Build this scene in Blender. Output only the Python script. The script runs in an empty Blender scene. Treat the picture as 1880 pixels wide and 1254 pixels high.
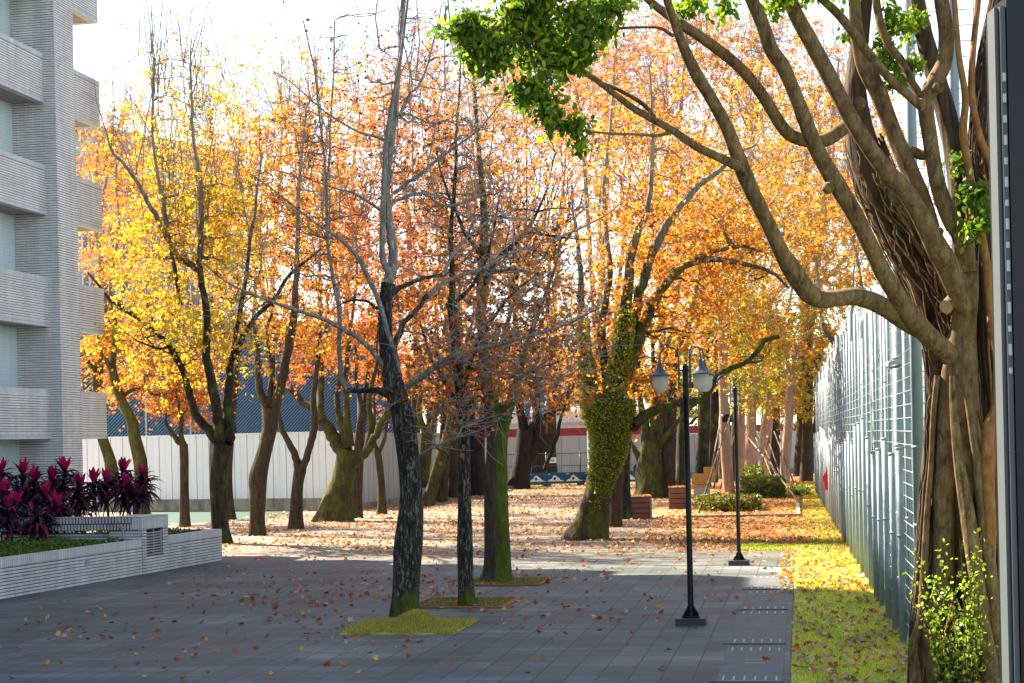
import bpy, math, random
import numpy as np
random.seed(7); RNG = np.random.default_rng(11)
S = bpy.context.scene
COL = S.collection
R = math.radians
pi = math.pi

# ------------------------------------------------------------------ camera model
FPX, CX, HY, ROLL, CAMH = 3000.0, 940.0, 806.0, R(1.3), 3.2
cR, sR = math.cos(ROLL), math.sin(ROLL)
LA = R(10.0)
cL, sL = math.cos(LA), math.sin(LA)

def ray(px, py):
    u = (px-CX)/FPX; v = (HY-py)/FPX
    return u*cR+v*sR, -u*sR+v*cR
def P(px, py, Y):
    x, z = ray(px, py)
    return np.array([x*Y, Y, CAMH+z*Y])
def G(px, py, z=0.0):
    x, zz = ray(px, py)
    t = (z-CAMH)/zz
    return np.array([x*t, t, z])
def lane(a, b, z=0.0):
    return np.array([a*sL+b*cL, a*cL-b*sL, z])
def ab(p):
    return p[0]*sL+p[1]*cL, p[0]*cL-p[1]*sL
def onb(px, py, b):
    x, zz = ray(px, py)
    t = b/(x*cL-sL)
    return np.array([x*t, t, CAMH+zz*t])

cam = bpy.data.cameras.new("camera"); camo = bpy.data.objects.new("camera", cam); COL.objects.link(camo)
cam.sensor_width = 36; cam.lens = FPX/1880*36; cam.clip_end = 3000; cam.clip_start = .1
cam.shift_y = (HY-627)/1880
from mathutils import Matrix, Vector
camo.matrix_world = Matrix(((cR, sR, 0, 0), (0, 0, -1, 0), (-sR, cR, 0, CAMH), (0, 0, 0, 1)))
S.camera = camo

# ------------------------------------------------------------------ light
SUN = np.array([-.76, .65]); SUN /= np.linalg.norm(SUN); EL = R(42)
w = bpy.data.worlds.new("World"); S.world = w; w.use_nodes = True
nt = w.node_tree; bg = nt.nodes["Background"]
sky = nt.nodes.new("ShaderNodeTexSky"); sky.sky_type = 'NISHITA'; sky.sun_disc = False
sky.sun_elevation = EL; sky.sun_rotation = math.atan2(SUN[0], SUN[1]); sky.dust_density = .6; sky.air_density = 1.0; sky.ozone_density = 1.0
hs = nt.nodes.new('ShaderNodeHueSaturation'); hs.inputs['Saturation'].default_value = .78
nt.links.new(sky.outputs[0], hs.inputs['Color']); nt.links.new(hs.outputs[0], bg.inputs[0]); bg.inputs[1].default_value = .072
sl = bpy.data.lights.new("sun", 'SUN'); so = bpy.data.objects.new("sun", sl); COL.objects.link(so)
sl.energy = 5; sl.angle = R(.5); sl.color = (1, .87, .68)
so.rotation_euler = Vector((-SUN[0]*math.cos(EL), -SUN[1]*math.cos(EL), -math.sin(EL))).to_track_quat('-Z', 'Y').to_euler()
so.location = (-60, 60, 80)
S.view_settings.view_transform = 'Standard'; S.view_settings.look = 'None'; S.view_settings.exposure = EXPO = 2.4
S.view_settings.gamma = 1

# ------------------------------------------------------------------ materials
class NT:
    def __init__(s, name):
        s.m = bpy.data.materials.new(name); s.m.use_nodes = True
        s.t = s.m.node_tree; s.b = s.t.nodes["Principled BSDF"]; s.o = s.t.nodes["Material Output"]
        s.b.inputs["Specular IOR Level"].default_value = .3
    def n(s, typ, **kw):
        nd = s.t.nodes.new("ShaderNode"+typ)
        for k, v in kw.items():
            if k in nd.inputs: s.put(nd.inputs[k], v)
            else: setattr(nd, k, v)
        return nd
    def put(s, sock, v):
        if isinstance(v, bpy.types.NodeSocket): s.t.links.new(v, sock)
        elif isinstance(v, tuple) and len(v) == 3 and sock.type == 'RGBA': sock.default_value = (*v, 1)
        else: sock.default_value = v
    def coord(s, which='Object', scale=(1, 1, 1), rot=(0, 0, 0), loc=(0, 0, 0)):
        tc = s.n('TexCoord'); mp = s.n('Mapping'); s.t.links.new(tc.outputs[which], mp.inputs[0])
        mp.inputs['Scale'].default_value = scale; mp.inputs['Rotation'].default_value = rot; mp.inputs['Location'].default_value = loc
        return mp.outputs[0]
    def noise(s, vec, scale, detail=4, rough=.55, dist=0):
        nd = s.n('TexNoise', Scale=scale, Detail=detail, Roughness=rough, Distortion=dist)
        s.t.links.new(vec, nd.inputs['Vector']); return nd.outputs[0]
    def ramp(s, fac, stops):
        nd = s.n('ValToRGB'); s.t.links.new(fac, nd.inputs[0])
        e = nd.color_ramp.elements
        while len(e) < len(stops): e.new(.5)
        for i, (p, c) in enumerate(stops):
            e[i].position = p; e[i].color = (*c, 1) if not isinstance(c, (int, float)) else (c, c, c, 1)
        return nd.outputs[0]
    def mix(s, fac, a, b, mode='MIX'):
        nd = s.n('Mix', data_type='RGBA', blend_type=mode)
        s.put(nd.inputs[0], fac); s.put(nd.inputs[6], a); s.put(nd.inputs[7], b); return nd.outputs[2]
    def math(s, op, a, b=0.0):
        nd = s.n('Math', operation=op); s.put(nd.inputs[0], a); s.put(nd.inputs[1], b); return nd.outputs[0]
    def bump(s, h, strength=.4, dist=.02):
        nd = s.n('Bump', Strength=strength, Distance=dist); s.t.links.new(h, nd.inputs['Height'])
        s.t.links.new(nd.outputs[0], s.b.inputs['Normal'])
    def base(s, c): s.put(s.b.inputs['Base Color'], c)
    def rough(s, r): s.put(s.b.inputs['Roughness'], r)

def flat(name, c, rough=.6, var=.15, scale=6, metal=0):
    t = NT(name); v = t.coord(); n = t.noise(v, scale)
    t.base(t.ramp(n, [(.25, tuple(x*(1-var) for x in c)), (.75, tuple(min(1, x*(1+var)) for x in c))]))
    t.rough(rough); t.b.inputs['Metallic'].default_value = metal
    return t.m

def mat_tile(name, c1, c2, mortar, bw=.24, rh=.073, ms=.009, grime=.25, upright=False):
    t = NT(name); tc = t.n('TexCoord')
    br = t.n('TexBrick', Color1=(1, 1, 1), Color2=(1, 1, 1), Mortar=tuple(x/max(c1) for x in mortar), Scale=1.0)
    br.inputs['Brick Width'].default_value = bw if upright else 900; br.inputs['Row Height'].default_value = rh
    br.inputs['Mortar Size'].default_value = ms; br.inputs['Mortar Smooth'].default_value = .1
    b2 = t.n('TexBrick', Color1=c1, Color2=c2, Mortar=tuple(x*.62 for x in c2), Scale=1.0)
    b2.inputs['Brick Width'].default_value = bw; b2.inputs['Row Height'].default_value = rh; b2.inputs['Mortar Size'].default_value = .003 if not upright else 0
    t.t.links.new(tc.outputs['UV'], br.inputs['Vector']); t.t.links.new(tc.outputs['UV'], b2.inputs['Vector'])
    v = t.coord(); n = t.noise(v, .9, 6, .65); n2 = t.noise(t.coord(scale=(3, 3, .25)), 1.3, 4)
    g = t.ramp(t.math('MULTIPLY', n, n2), [(.12, (1-grime,)*3), (.35, (1.0, 1.0, 1.0))])
    t.base(t.mix(1.0, t.mix(1.0, br.outputs[0], b2.outputs[0], 'MULTIPLY'), g, 'MULTIPLY')); t.rough(.55)
    t.bump(t.math('SUBTRACT', 1.0, br.outputs[1]), .6, .01)
    return t.m

def mat_bark(name, dark, light, moss=None, moss_amt=.5, fiss=5, stretch=.18, flecks=None, side=None, low=None, bump=.8, palez=None, fsc=3.2, fam=1.0):
    t = NT(name)
    v = t.coord(scale=(1, 1, stretch)); n = t.noise(v, fiss*2, 6, .65, .6)
    vo = t.n('TexVoronoi', Scale=fiss*1.6); t.t.links.new(v, vo.inputs['Vector'])
    h = t.mix(.5, n, vo.outputs['Distance'])
    c = t.ramp(n, [(.32, dark), (.68, light)])
    if flecks:
        n3 = t.noise(t.coord(scale=(1, 1, .22)), fiss*fsc, 5, .75)
        c = t.mix(t.ramp(n3, [(.53, 0.0), (.63, fam)]), c, flecks)
    if moss:
        n2 = t.noise(t.coord(scale=(1, 1, .6)), 2.2, 5, .7)
        k = n2
        if side is not None:
            ge = t.n('NewGeometry'); dt = t.n('VectorMath', operation='DOT_PRODUCT'); t.t.links.new(ge.outputs['Normal'], dt.inputs[0]); dt.inputs[1].default_value = side
            k = t.math('ADD', n2, t.math('MULTIPLY', dt.outputs['Value'], .35))
        if low:
            sp = t.n('SeparateXYZ'); t.t.links.new(t.coord(), sp.inputs[0])
            k = t.math('ADD', k, t.ramp(t.math('MULTIPLY', sp.outputs[2], 1/low), [(0, .24), (1, 0.0)]))
        lo = .75-moss_amt*.5
        n4 = t.noise(t.coord(scale=(1, 1, .5)), 7, 6, .75)
        mc = t.ramp(n4, [(.28, tuple(x*.3 for x in moss)), (.5, tuple(x*.85 for x in moss)), (.72, tuple(x*1.5 for x in moss))])
        c = t.mix(t.ramp(k, [(lo-.07, 0.0), (lo+.09, 1.0)]), c, mc)
    if palez:
        sp = t.n('SeparateXYZ'); t.t.links.new(t.coord(), sp.inputs[0])
        hz = t.math('ADD', t.math('MULTIPLY', sp.outputs[2], 1/20), t.math('MULTIPLY', t.math('SUBTRACT', n, .5), .25))
        c = t.mix(t.ramp(hz, [((palez-2)/20, 0.0), ((palez+2)/20, 1.0)]), c, t.ramp(n, [(.3, (.16, .135, .11)), (.7, (.34, .30, .26))]))
    t.base(c); t.rough(.9); t.b.inputs['Specular IOR Level'].default_value = .15
    t.bump(h, bump, .05)
    return t.m

def mat_leaf(name, trans=.45, rough=.5, gain=1.0):
    t = NT(name); a = t.n('Attribute', attribute_name='col')
    t.base(a.outputs['Color']); t.rough(rough); t.b.inputs['Specular IOR Level'].default_value = .25
    tr = t.n('BsdfTranslucent'); t.t.links.new(t.mix(.0, a.outputs['Color'], (1, 1, 1)), tr.inputs[0])
    mx = t.n('MixShader'); mx.inputs[0].default_value = trans
    t.t.links.new(t.b.outputs[0], mx.inputs[1]); t.t.links.new(tr.outputs[0], mx.inputs[2]); t.t.links.new(mx.outputs[0], t.o.inputs[0])
    return t.m

M = {}
M['tile'] = mat_tile('tile_grey', (.74, .73, .69), (.65, .64, .61), (.13, .12, .11))
M['tile_planter'] = mat_tile('tile_planter', (.72, .72, .70), (.60, .605, .60), (.05, .05, .05), grime=.3)
M['soldier'] = mat_tile('tile_soldier', (.66, .67, .65), (.59, .60, .59), (.26, .26, .26), bw=.075, rh=.30, ms=.006, upright=True)
M['soldier_dark'] = mat_tile('tile_soldier_dark', (.52, .51, .50), (.45, .44, .44), (.03, .03, .03), bw=.09, rh=.17, ms=.014, upright=True)
M['wallpale'] = mat_tile('tile_pale', (.62, .71, .72), (.60, .69, .70), (.46, .53, .54), bw=.10, rh=.10, ms=.004, grime=.12, upright=True)
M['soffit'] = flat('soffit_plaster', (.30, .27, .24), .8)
M['leaf'] = mat_leaf('autumn_leaf', .62)
M['leafg'] = mat_leaf('evergreen_leaf', .48, .3)
M['litter'] = mat_leaf('fallen_leaf', .25, .7)
M['ti'] = mat_leaf('ti_leaf', .30, .35)
M['barkA'] = mat_bark('bark_dark_fissured', (.010, .009, .008), (.045, .04, .034), (.075, .095, .016), .16, 6, .16, (.21, .21, .19), low=1.2, bump=1.3, fsc=4.5)
M['barkPale'] = mat_bark('bark_pale_branch', (.11, .092, .075), (.27, .235, .20), None, fiss=7, flecks=(.42, .41, .38))
M['barkBrown'] = mat_bark('bark_brown', (.02, .014, .01), (.085, .06, .038), (.07, .075, .015), .30, 6, palez=10)
M['barkMossy'] = mat_bark('bark_mossy', (.02, .016, .01), (.075, .056, .032), (.085, .085, .015), .52, 6, palez=10)
M['barkGreen'] = mat_bark('bark_green_side', (.035, .028, .02), (.11, .09, .065), (.075, .10, .014), .36, 6, side=(.85, -.35, .1))
M['barkDark'] = mat_bark('bark_dark', (.010, .009, .008), (.04, .034, .027), (.07, .085, .015), .38, 5, palez=10.5)
M['barkBlack'] = mat_bark('bark_black', (.012, .010, .009), (.04, .03, .025), None, fiss=5)
M['barkTwig'] = flat('bark_twig', (.22, .175, .14), .8)
M['barkTwigPale'] = flat('bark_twig_pale', (.33, .27, .22), .8)
M['barkFig'] = mat_bark('bark_fig', (.05, .03, .014), (.22, .14, .066), (.02, .015, .01), .20, 5, .45, (.30, .21, .115), bump=.35, fsc=6, fam=.55)
M['barkFigOrange'] = mat_bark('bark_fig_orange', (.15, .065, .022), (.34, .165, .06), None, fiss=6, stretch=.5, bump=.35)
M['barkFigDark'] = mat_bark('bark_fig_dark', (.025, .017, .012), (.12, .08, .05), None, fiss=7, stretch=.1, bump=1)
M['cutwood'] = flat('cut_wood', (.33, .22, .12), .8, .3, 14)
M['trim'] = flat('post_trim', (.085, .10, .105), .45, .1, 3)
M['trunkWrap'] = mat_bark('bark_wrapped_pale', (.22, .14, .09), (.42, .29, .20), None, fiss=5, stretch=.12, bump=.6)
M['pole_wood'] = flat('stake_wood', (.13, .085, .055), .8, .35, 4)
M['blackmetal'] = flat('black_metal', (.007, .008, .009), .38, .2, 9)
M['lampmetal'] = flat('lamp_metal', (.055, .068, .075), .42, .2, 9)
M['steel'] = flat('galvanised_steel', (.255, .32, .345), .55, .14, 3, .0)
M['darksteel'] = flat('dark_steel', (.04, .05, .055), .5)
M['wire'] = flat('fence_wire', (.36, .41, .43), .5)
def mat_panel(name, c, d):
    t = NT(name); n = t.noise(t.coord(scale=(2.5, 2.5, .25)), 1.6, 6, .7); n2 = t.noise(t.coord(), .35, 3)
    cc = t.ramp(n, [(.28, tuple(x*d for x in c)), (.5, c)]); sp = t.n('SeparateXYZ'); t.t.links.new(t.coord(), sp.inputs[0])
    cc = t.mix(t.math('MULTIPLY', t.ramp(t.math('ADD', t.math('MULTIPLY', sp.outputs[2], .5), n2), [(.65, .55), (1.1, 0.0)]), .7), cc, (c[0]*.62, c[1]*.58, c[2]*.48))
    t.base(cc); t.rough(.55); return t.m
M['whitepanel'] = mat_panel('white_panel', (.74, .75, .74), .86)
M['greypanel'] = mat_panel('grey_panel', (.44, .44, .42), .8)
M['redpaint'] = flat('red_paint', (.30, .022, .026), .5, .12, 2)
M['roofwhite'] = flat('roof_white', (.44, .46, .455), .5, .05, 1)
M['bluewall'] = flat('blue_screen', (.018, .085, .17), .7, .2, 1.5)
M['bluebright'] = flat('blue_bright', (.03, .16, .36), .5)
M['white'] = flat('white_paint', (.78, .78, .76), .5, .05)
M['greenpaint'] = flat('green_paint', (.02, .13, .06), .5, .2)
M['woodbox'] = flat('brown_boards', (.16, .075, .05), .6, .25, 3)
M['woodorange'] = flat('orange_wood', (.48, .24, .05), .6, .2, 3)
M['redcloth'] = flat('red_cloth', (.55, .015, .03), .8, .25, 8)
M['concrete'] = flat('kerb_concrete', (.17, .155, .14), .85, .3, 4)
M['brickred'] = flat('red_brick_edge', (.27, .09, .065), .8, .3, 6)
M['soil'] = flat('soil', (.05, .035, .022), .95, .4, 9)
M['fruit'] = flat('seed_ball', (.035, .022, .016), .9)
M['skin'] = flat('skin', (.45, .28, .2), .6, .05)
M['darkcloth'] = flat('dark_cloth', (.02, .022, .03), .85, .3, 12)

def mat_concrete_base():
    t = NT('stained_concrete')
    n = t.noise(t.coord(scale=(1, 1, .35)), 2.2, 6, .7); n2 = t.noise(t.coord(), .8, 3)
    c = t.ramp(n, [(.3, (.10, .095, .06)), (.5, (.22, .20, .14)), (.72, (.36, .33, .25))])
    c = t.mix(t.ramp(n2, [(.45, 0.0), (.62, 1.0)]), c, (.30, .28, .20))
    t.base(c); t.rough(.9); return t.m
M['concbase'] = mat_concrete_base()

def mat_pave():
    t = NT('stone_paving')
    v = t.coord(loc=(.13, .2, 0), rot=(0, 0, R(90)))
    br = t.n('TexBrick', Color1=(.082, .102, .099), Color2=(.050, .064, .063), Mortar=(.022, .022, .022), Scale=1.0)
    br.inputs['Brick Width'].default_value = 1.1; br.inputs['Row Height'].default_value = .42; br.inputs['Mortar Size'].default_value = .011
    br.inputs['Mortar Smooth'].default_value = .2; br.inputs['Bias'].default_value = -.1
    t.t.links.new(v, br.inputs['Vector'])
    # worn streaks running across the lane
    s1 = t.noise(t.coord(scale=(.35, 2.3, 1)), 1.0, 6, .65)
    s2 = t.noise(t.coord(scale=(1.0, 1.6, 1)), .25, 4, .6)
    s3 = t.noise(t.coord(), 28, 3, .7)
    g = t.ramp(s1, [(.36, (.55, .55, .55)), (.50, (1.0, 1.0, 1.0)), (.64, (1.65, 1.65, 1.68))])
    g2 = t.ramp(s2, [(.32, (.62, .62, .62)), (.52, (1.0, 1.0, 1.0)), (.68, (1.36, 1.36, 1.36))])
    g3 = t.ramp(s3, [(.2, (.82, .82, .82)), (.8, (1.18, 1.18, 1.18))])
    c = t.mix(1.0, t.mix(1.0, t.mix(1.0, br.outputs[0], g, 'MULTIPLY'), g2, 'MULTIPLY'), g3, 'MULTIPLY')
    # sunlight put into the colour: paving turns pale and warm over the far plaza
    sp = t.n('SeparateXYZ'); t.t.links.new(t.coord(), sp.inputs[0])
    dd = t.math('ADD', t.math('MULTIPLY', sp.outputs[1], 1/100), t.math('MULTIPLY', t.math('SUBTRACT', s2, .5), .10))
    lit_mix = t.math('MULTIPLY', t.ramp(dd, [(.40, 0.0), (.52, .85)]), t.ramp(s1, [(.25, .45), (.6, 1.0)]))
    c = t.mix(lit_mix, c, (.24, .175, .12))
    t.base(c); t.rough(t.ramp(s1, [(.3, .55), (.7, .75)])); t.b.inputs['Specular IOR Level'].default_value = .35
    t.bump(t.math('ADD', t.math('MULTIPLY', t.math('SUBTRACT', 1.0, br.outputs[1]), .6), t.math('MULTIPLY', s3, .4)), .35, .01)
    return t.m
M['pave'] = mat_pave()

def mat_ground2(name, stops, sc=3, detail=6, bump=.3):
    t = NT(name); n = t.noise(t.coord(), sc, detail, .7)
    t.base(t.ramp(n, stops)); t.rough(.95); t.b.inputs['Specular IOR Level'].default_value = .1
    t.bump(t.noise(t.coord(), sc*6, 4), bump, .03); return t.m
M['lawn'] = mat_ground2('lawn_soil', [(.3, (.20, .24, .05)), (.5, (.28, .34, .07)), (.7, (.42, .36, .15))], 5)
M['littergnd'] = mat_ground2('leafy_ground', [(.3, (.19, .085, .035)), (.48, (.34, .17, .07)), (.6, (.30, .24, .18)), (.75, (.42, .27, .10))], 9, 8)
M['court'] = flat('court_paint', (.018, .065, .046), .6, .08, 1)
M['drain'] = flat('drain_slab', (.095, .10, .105), .7, .25, 5)
M['slot'] = flat('drain_slot', (.30, .32, .32), .6)
M['drainjoint'] = flat('drain_joint', (.02, .02, .02), .9)
M['paleblock'] = flat('pale_block', (.36, .35, .33), .8, .2, 9)

def mat_glass_globe():
    t = NT('ribbed_globe'); t.base((.62, .60, .53)); t.rough(.25)
    tr = t.n('BsdfTranslucent'); tr.inputs[0].default_value = (.75, .72, .62, 1)
    tp = t.n('BsdfTransparent')
    wv = t.n('TexNoise', Scale=1.0)
    mx = t.n('MixShader'); mx.inputs[0].default_value = .5
    mx2 = t.n('MixShader'); mx2.inputs[0].default_value = .28
    t.t.links.new(t.b.outputs[0], mx.inputs[1]); t.t.links.new(tr.outputs[0], mx.inputs[2])
    t.t.links.new(mx.outputs[0], mx2.inputs[1]); t.t.links.new(tp.outputs[0], mx2.inputs[2]); t.t.links.new(mx2.outputs[0], t.o.inputs[0])
    return t.m
M['globe'] = mat_glass_globe()
def mat_sheet():
    t = NT('fence_sheet'); n = t.noise(t.coord(scale=(.6, .6, 1.3)), 1.6, 5, .6)
    c = t.ramp(n, [(.3, (.19, .25, .275)), (.55, (.275, .345, .365)), (.75, (.37, .425, .44))])
    t.base(c); t.rough(.5)
    tr = t.n('BsdfTranslucent'); t.t.links.new(c, tr.inputs[0]); mx = t.n('MixShader'); mx.inputs[0].default_value = .35
    t.t.links.new(t.b.outputs[0], mx.inputs[1]); t.t.links.new(tr.outputs[0], mx.inputs[2]); t.t.links.new(mx.outputs[0], t.o.inputs[0])
    return t.m
M['sheet'] = mat_sheet()

# ------------------------------------------------------------------ objects
def tag(o, label=None, cat=None, group=None, kind=None):
    if label: o['label'] = label
    if cat: o['category'] = cat
    if group: o['group'] = group
    if kind: o['kind'] = kind
    return o
def thing(name, loc, label, cat, group=None, rz=0):
    o = bpy.data.objects.new(name, None); COL.objects.link(o); o.location = tuple(float(x) for x in loc); o.rotation_euler = (0, 0, rz)
    o.empty_display_size = .2
    return tag(o, label, cat, group)
def copy_tree(o, parent=None):
    c = o.copy(); COL.objects.link(c); c.parent = parent
    for ch in list(o.children): copy_tree(ch, c)
    return c

class MB:
    """collects shapes, builds ONE mesh object"""
    def __init__(s): s.v = []; s.f = []; s.n = 0; s.c = []; s.uv = []
    def add(s, verts, faces, col=None, uv=None):
        verts = np.asarray(verts, float).reshape(-1, 3); faces = np.asarray(faces, int)
        s.v.append(verts); s.f.append(faces+s.n); s.n += len(verts)
        s.c.append(None if col is None else np.broadcast_to(np.asarray(col, float), (len(verts), 3)))
        s.uv.append(uv)
    def abox(s, a0, a1, b0, b1, z0, z1):              # box in lane axes, metric uv
        cs = [lane(a, b, z) for z in (z0, z1) for a, b in ((a0, b0), (a1, b0), (a1, b1), (a0, b1))]
        s._box(cs, a1-a0, b1-b0, z1-z0, a0, b0, z0)
    def _box(s, cs, la, lb, lz, a0=0, b0=0, z0=0):
        F = [(0, 1, 5, 4), (1, 2, 6, 5), (2, 3, 7, 6), (3, 0, 4, 7), (4, 5, 6, 7), (3, 2, 1, 0)]
        a1, b1, z1 = a0+la, b0+lb, z0+lz
        U = [[(a0, z0), (a1, z0), (a1, z1), (a0, z1)], [(b0, z0), (b1, z0), (b1, z1), (b0, z1)], [(a1, z0), (a0, z0), (a0, z1), (a1, z1)],
             [(b1, z0), (b0, z0), (b0, z1), (b1, z1)], [(a0, b0), (a1, b0), (a1, b1), (a0, b1)], [(a0, b1), (a1, b1), (a1, b0), (a0, b0)]]
        s.add(cs, F, uv=np.array(U).reshape(-1, 2))
    def obox(s, o, d, n, l0, l1, t0, t1, z0, z1, uz=0):     # box along direction d from o, thickness along n
        o = np.asarray(o, float)
        cs = []
        for z in (z0, z1):
            for l, t in ((l0, t0), (l1, t0), (l1, t1), (l0, t1)):
                p = o+d*l+n*t; cs.append((p[0], p[1], z))
        s._box(cs, l1-l0, t1-t0, z1-z0, l0, t0, z0+uz)
    def box(s, c, size, rz=0, tilt=None):
        x, y, z = (q/2 for q in size)
        pts = np.array([(sx*x, sy*y, sz*z) for sz in (-1, 1) for sx, sy in ((-1, -1), (1, -1), (1, 1), (-1, 1))])
        cc, ss = math.cos(rz), math.sin(rz)
        Rm = np.array([[cc, -ss, 0], [ss, cc, 0], [0, 0, 1]])
        if tilt is not None: Rm = np.array(Matrix.Rotation(tilt[0], 3, Vector(tilt[1]))) @ Rm
        s._box(pts @ Rm.T+np.asarray(c), *size)
    def bar(s, p, q, w, h=None, up=(0, 0, 1)):
        p = np.asarray(p, float); q = np.asarray(q, float); h = h or w
        d = q-p; L = np.linalg.norm(d); d /= L; up = np.asarray(up, float)
        if abs(d @ up) > .95: up = np.array([1, 0, 0.])
        sd = np.cross(d, up); sd /= np.linalg.norm(sd); u = np.cross(sd, d)
        cs = [p+sd*a*w/2+u*b*h/2 for a, b in ((-1, -1), (1, -1), (1, 1), (-1, 1))]+[q+sd*a*w/2+u*b*h/2 for a, b in ((-1, -1), (1, -1), (1, 1), (-1, 1))]
        s._box(cs, w, h, L)
    def tubes(s, Pn, Rn, sides=8, col=None, cap=False):
        Pn = np.asarray(Pn, float); Rn = np.asarray(Rn, float)
        if Pn.ndim == 2: Pn = Pn[None]; Rn = Rn[None]
        n, k, _ = Pn.shape
        T = np.gradient(Pn, axis=1); T /= np.linalg.norm(T, axis=2, keepdims=True)+1e-9
        mean = T.mean(1); ref = np.where(np.abs(mean[:, 2:3]) > .8, np.array([[.94, .34, 0]]), np.array([[.1, .1, .99]]))
        ref = ref[:, None, :]
        N = ref-(ref*T).sum(2, keepdims=True)*T; N /= np.linalg.norm(N, axis=2, keepdims=True)+1e-9
        Bn = np.cross(T, N)
        th = np.arange(sides)*2*pi/sides
        V = Pn[:, :, None, :]+Rn[:, :, None, None]*(np.cos(th)[None, None, :, None]*N[:, :, None, :]+np.sin(th)[None, None, :, None]*Bn[:, :, None, :])
        i = np.arange(n)[:, None, None]*(k*sides); j = np.arange(k-1)[None, :, None]*sides; q = np.arange(sides)[None, None, :]; q2 = (q+1) % sides
        F = np.stack(np.broadcast_arrays(i+j+q, i+j+q2, i+j+sides+q2, i+j+sides+q), -1).reshape(-1, 4)
        cc = None
        if col is not None:
            col = np.asarray(col, float)
            cc = np.broadcast_to(col, (n*k*sides, 3)) if col.ndim == 1 else np.repeat(col, k*sides, 0)
        s.add(V.reshape(-1, 3), F, cc)
        if cap:
            base = s.n-n*k*sides
            for b in range(n):
                for e, rev in ((0, True), (k-1, False)):
                    idx = base+b*k*sides+e*sides+np.arange(sides)
                    s.f.append((idx[::-1] if rev else idx)[None]); s.uv.append(None)
    def lathe(s, c, prof, sides=20, axis=None):
        c = np.asarray(c, float); pr = np.asarray(prof, float)
        th = np.arange(sides)*2*pi/sides
        V = np.stack([pr[:, 0:1]*np.cos(th), pr[:, 0:1]*np.sin(th), np.repeat(pr[:, 1:2], sides, 1)], -1)+c
        k = len(pr); j = np.arange(k-1)[:, None]*sides; q = np.arange(sides)[None]; q2 = (q+1) % sides
        F = np.stack(np.broadcast_arrays(j+q, j+q2, j+sides+q2, j+sides+q), -1).reshape(-1, 4)
        s.add(V.reshape(-1, 3), F)
    def build(s, name, mat, parent=None, loc=None, smooth=False, link=True):
        V = np.concatenate(s.v) if s.v else np.zeros((0, 3))
        if parent is not None:
            p = parent; off = np.zeros(3)
            while p is not None: off += np.array(p.location); p = p.parent
        else: off = np.zeros(3) if loc is None else np.asarray(loc, float)
        V = V-off
        me = bpy.data.meshes.new(name); me.vertices.add(len(V)); me.vertices.foreach_set('co', V.astype(np.float32).ravel())
        li = np.concatenate([f.ravel() for f in s.f]); sz = np.concatenate([np.full(len(f), f.shape[1]) for f in s.f])
        me.loops.add(len(li)); me.loops.foreach_set('vertex_index', li.astype(np.int32))
        st = np.concatenate([[0], np.cumsum(sz)[:-1]]); me.polygons.add(len(sz)); me.polygons.foreach_set('loop_start', st.astype(np.int32))
        me.polygons.foreach_set('use_smooth', np.full(len(sz), bool(smooth)))
        if any(u is not None for u in s.uv):
            uv = np.concatenate([np.asarray(u, float) if u is not None else np.zeros((f.size, 2)) for u, f in zip(s.uv, s.f)])
            l = me.uv_layers.new(name='UVMap'); l.data.foreach_set('uv', uv.astype(np.float32).ravel())
        if any(c is not None for c in s.c):
            cc = np.concatenate([c if c is not None else np.full((len(v), 3), .3) for c, v in zip(s.c, s.v)])
            rgba = np.concatenate([cc, np.ones((len(cc), 1))], 1)
            me.attributes.new('col', 'FLOAT_COLOR', 'POINT').data.foreach_set('color', rgba.astype(np.float32).ravel())
        me.update(calc_edges=True)
        me.materials.append(mat if not isinstance(mat, str) else M[mat])
        o = bpy.data.objects.new(name, me)
        if link: COL.objects.link(o)
        if parent is not None: o.parent = parent
        else: o.location = tuple(float(x) for x in off)
        return o

def unit(v): return v/(np.linalg.norm(v, axis=-1, keepdims=True)+1e-9)
def catmull(pts, m=5):
    p = np.asarray(pts, float)
    if len(p) < 3:
        t = np.linspace(0, 1, m*(len(p)-1)+1)[:, None]; return p[0]*(1-t)+p[-1]*t
    q = np.vstack([2*p[0]-p[1], p, 2*p[-1]-p[-2]]); out = []
    for i in range(1, len(q)-2):
        for t in np.linspace(0, 1, m, endpoint=False):
            a, b, c, d = q[i-1], q[i], q[i+1], q[i+2]
            out.append(.5*((2*b)+(-a+c)*t+(2*a-5*b+4*c-d)*t*t+(-a+3*b-3*c+d)*t**3))
    out.append(p[-1]); return np.array(out)
LEAF3 = np.array([(0, 0), (.22, .12), (.55, .42), (.2, .48), (0, 1.0), (-.2, .48), (-.55, .42), (-.22, .12)])
LEAF5 = np.array([(0, 0), (.5, .05), (.28, .3), (.6, .62), (.2, .56), (0, 1.0), (-.2, .56), (-.6, .62), (-.28, .3), (-.5, .05)])
LEAFO = np.array([(0, 0), (.2, .25), (.26, .5), (.14, .8), (0, 1.0), (-.14, .8), (-.26, .5), (-.2, .25)])
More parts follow.
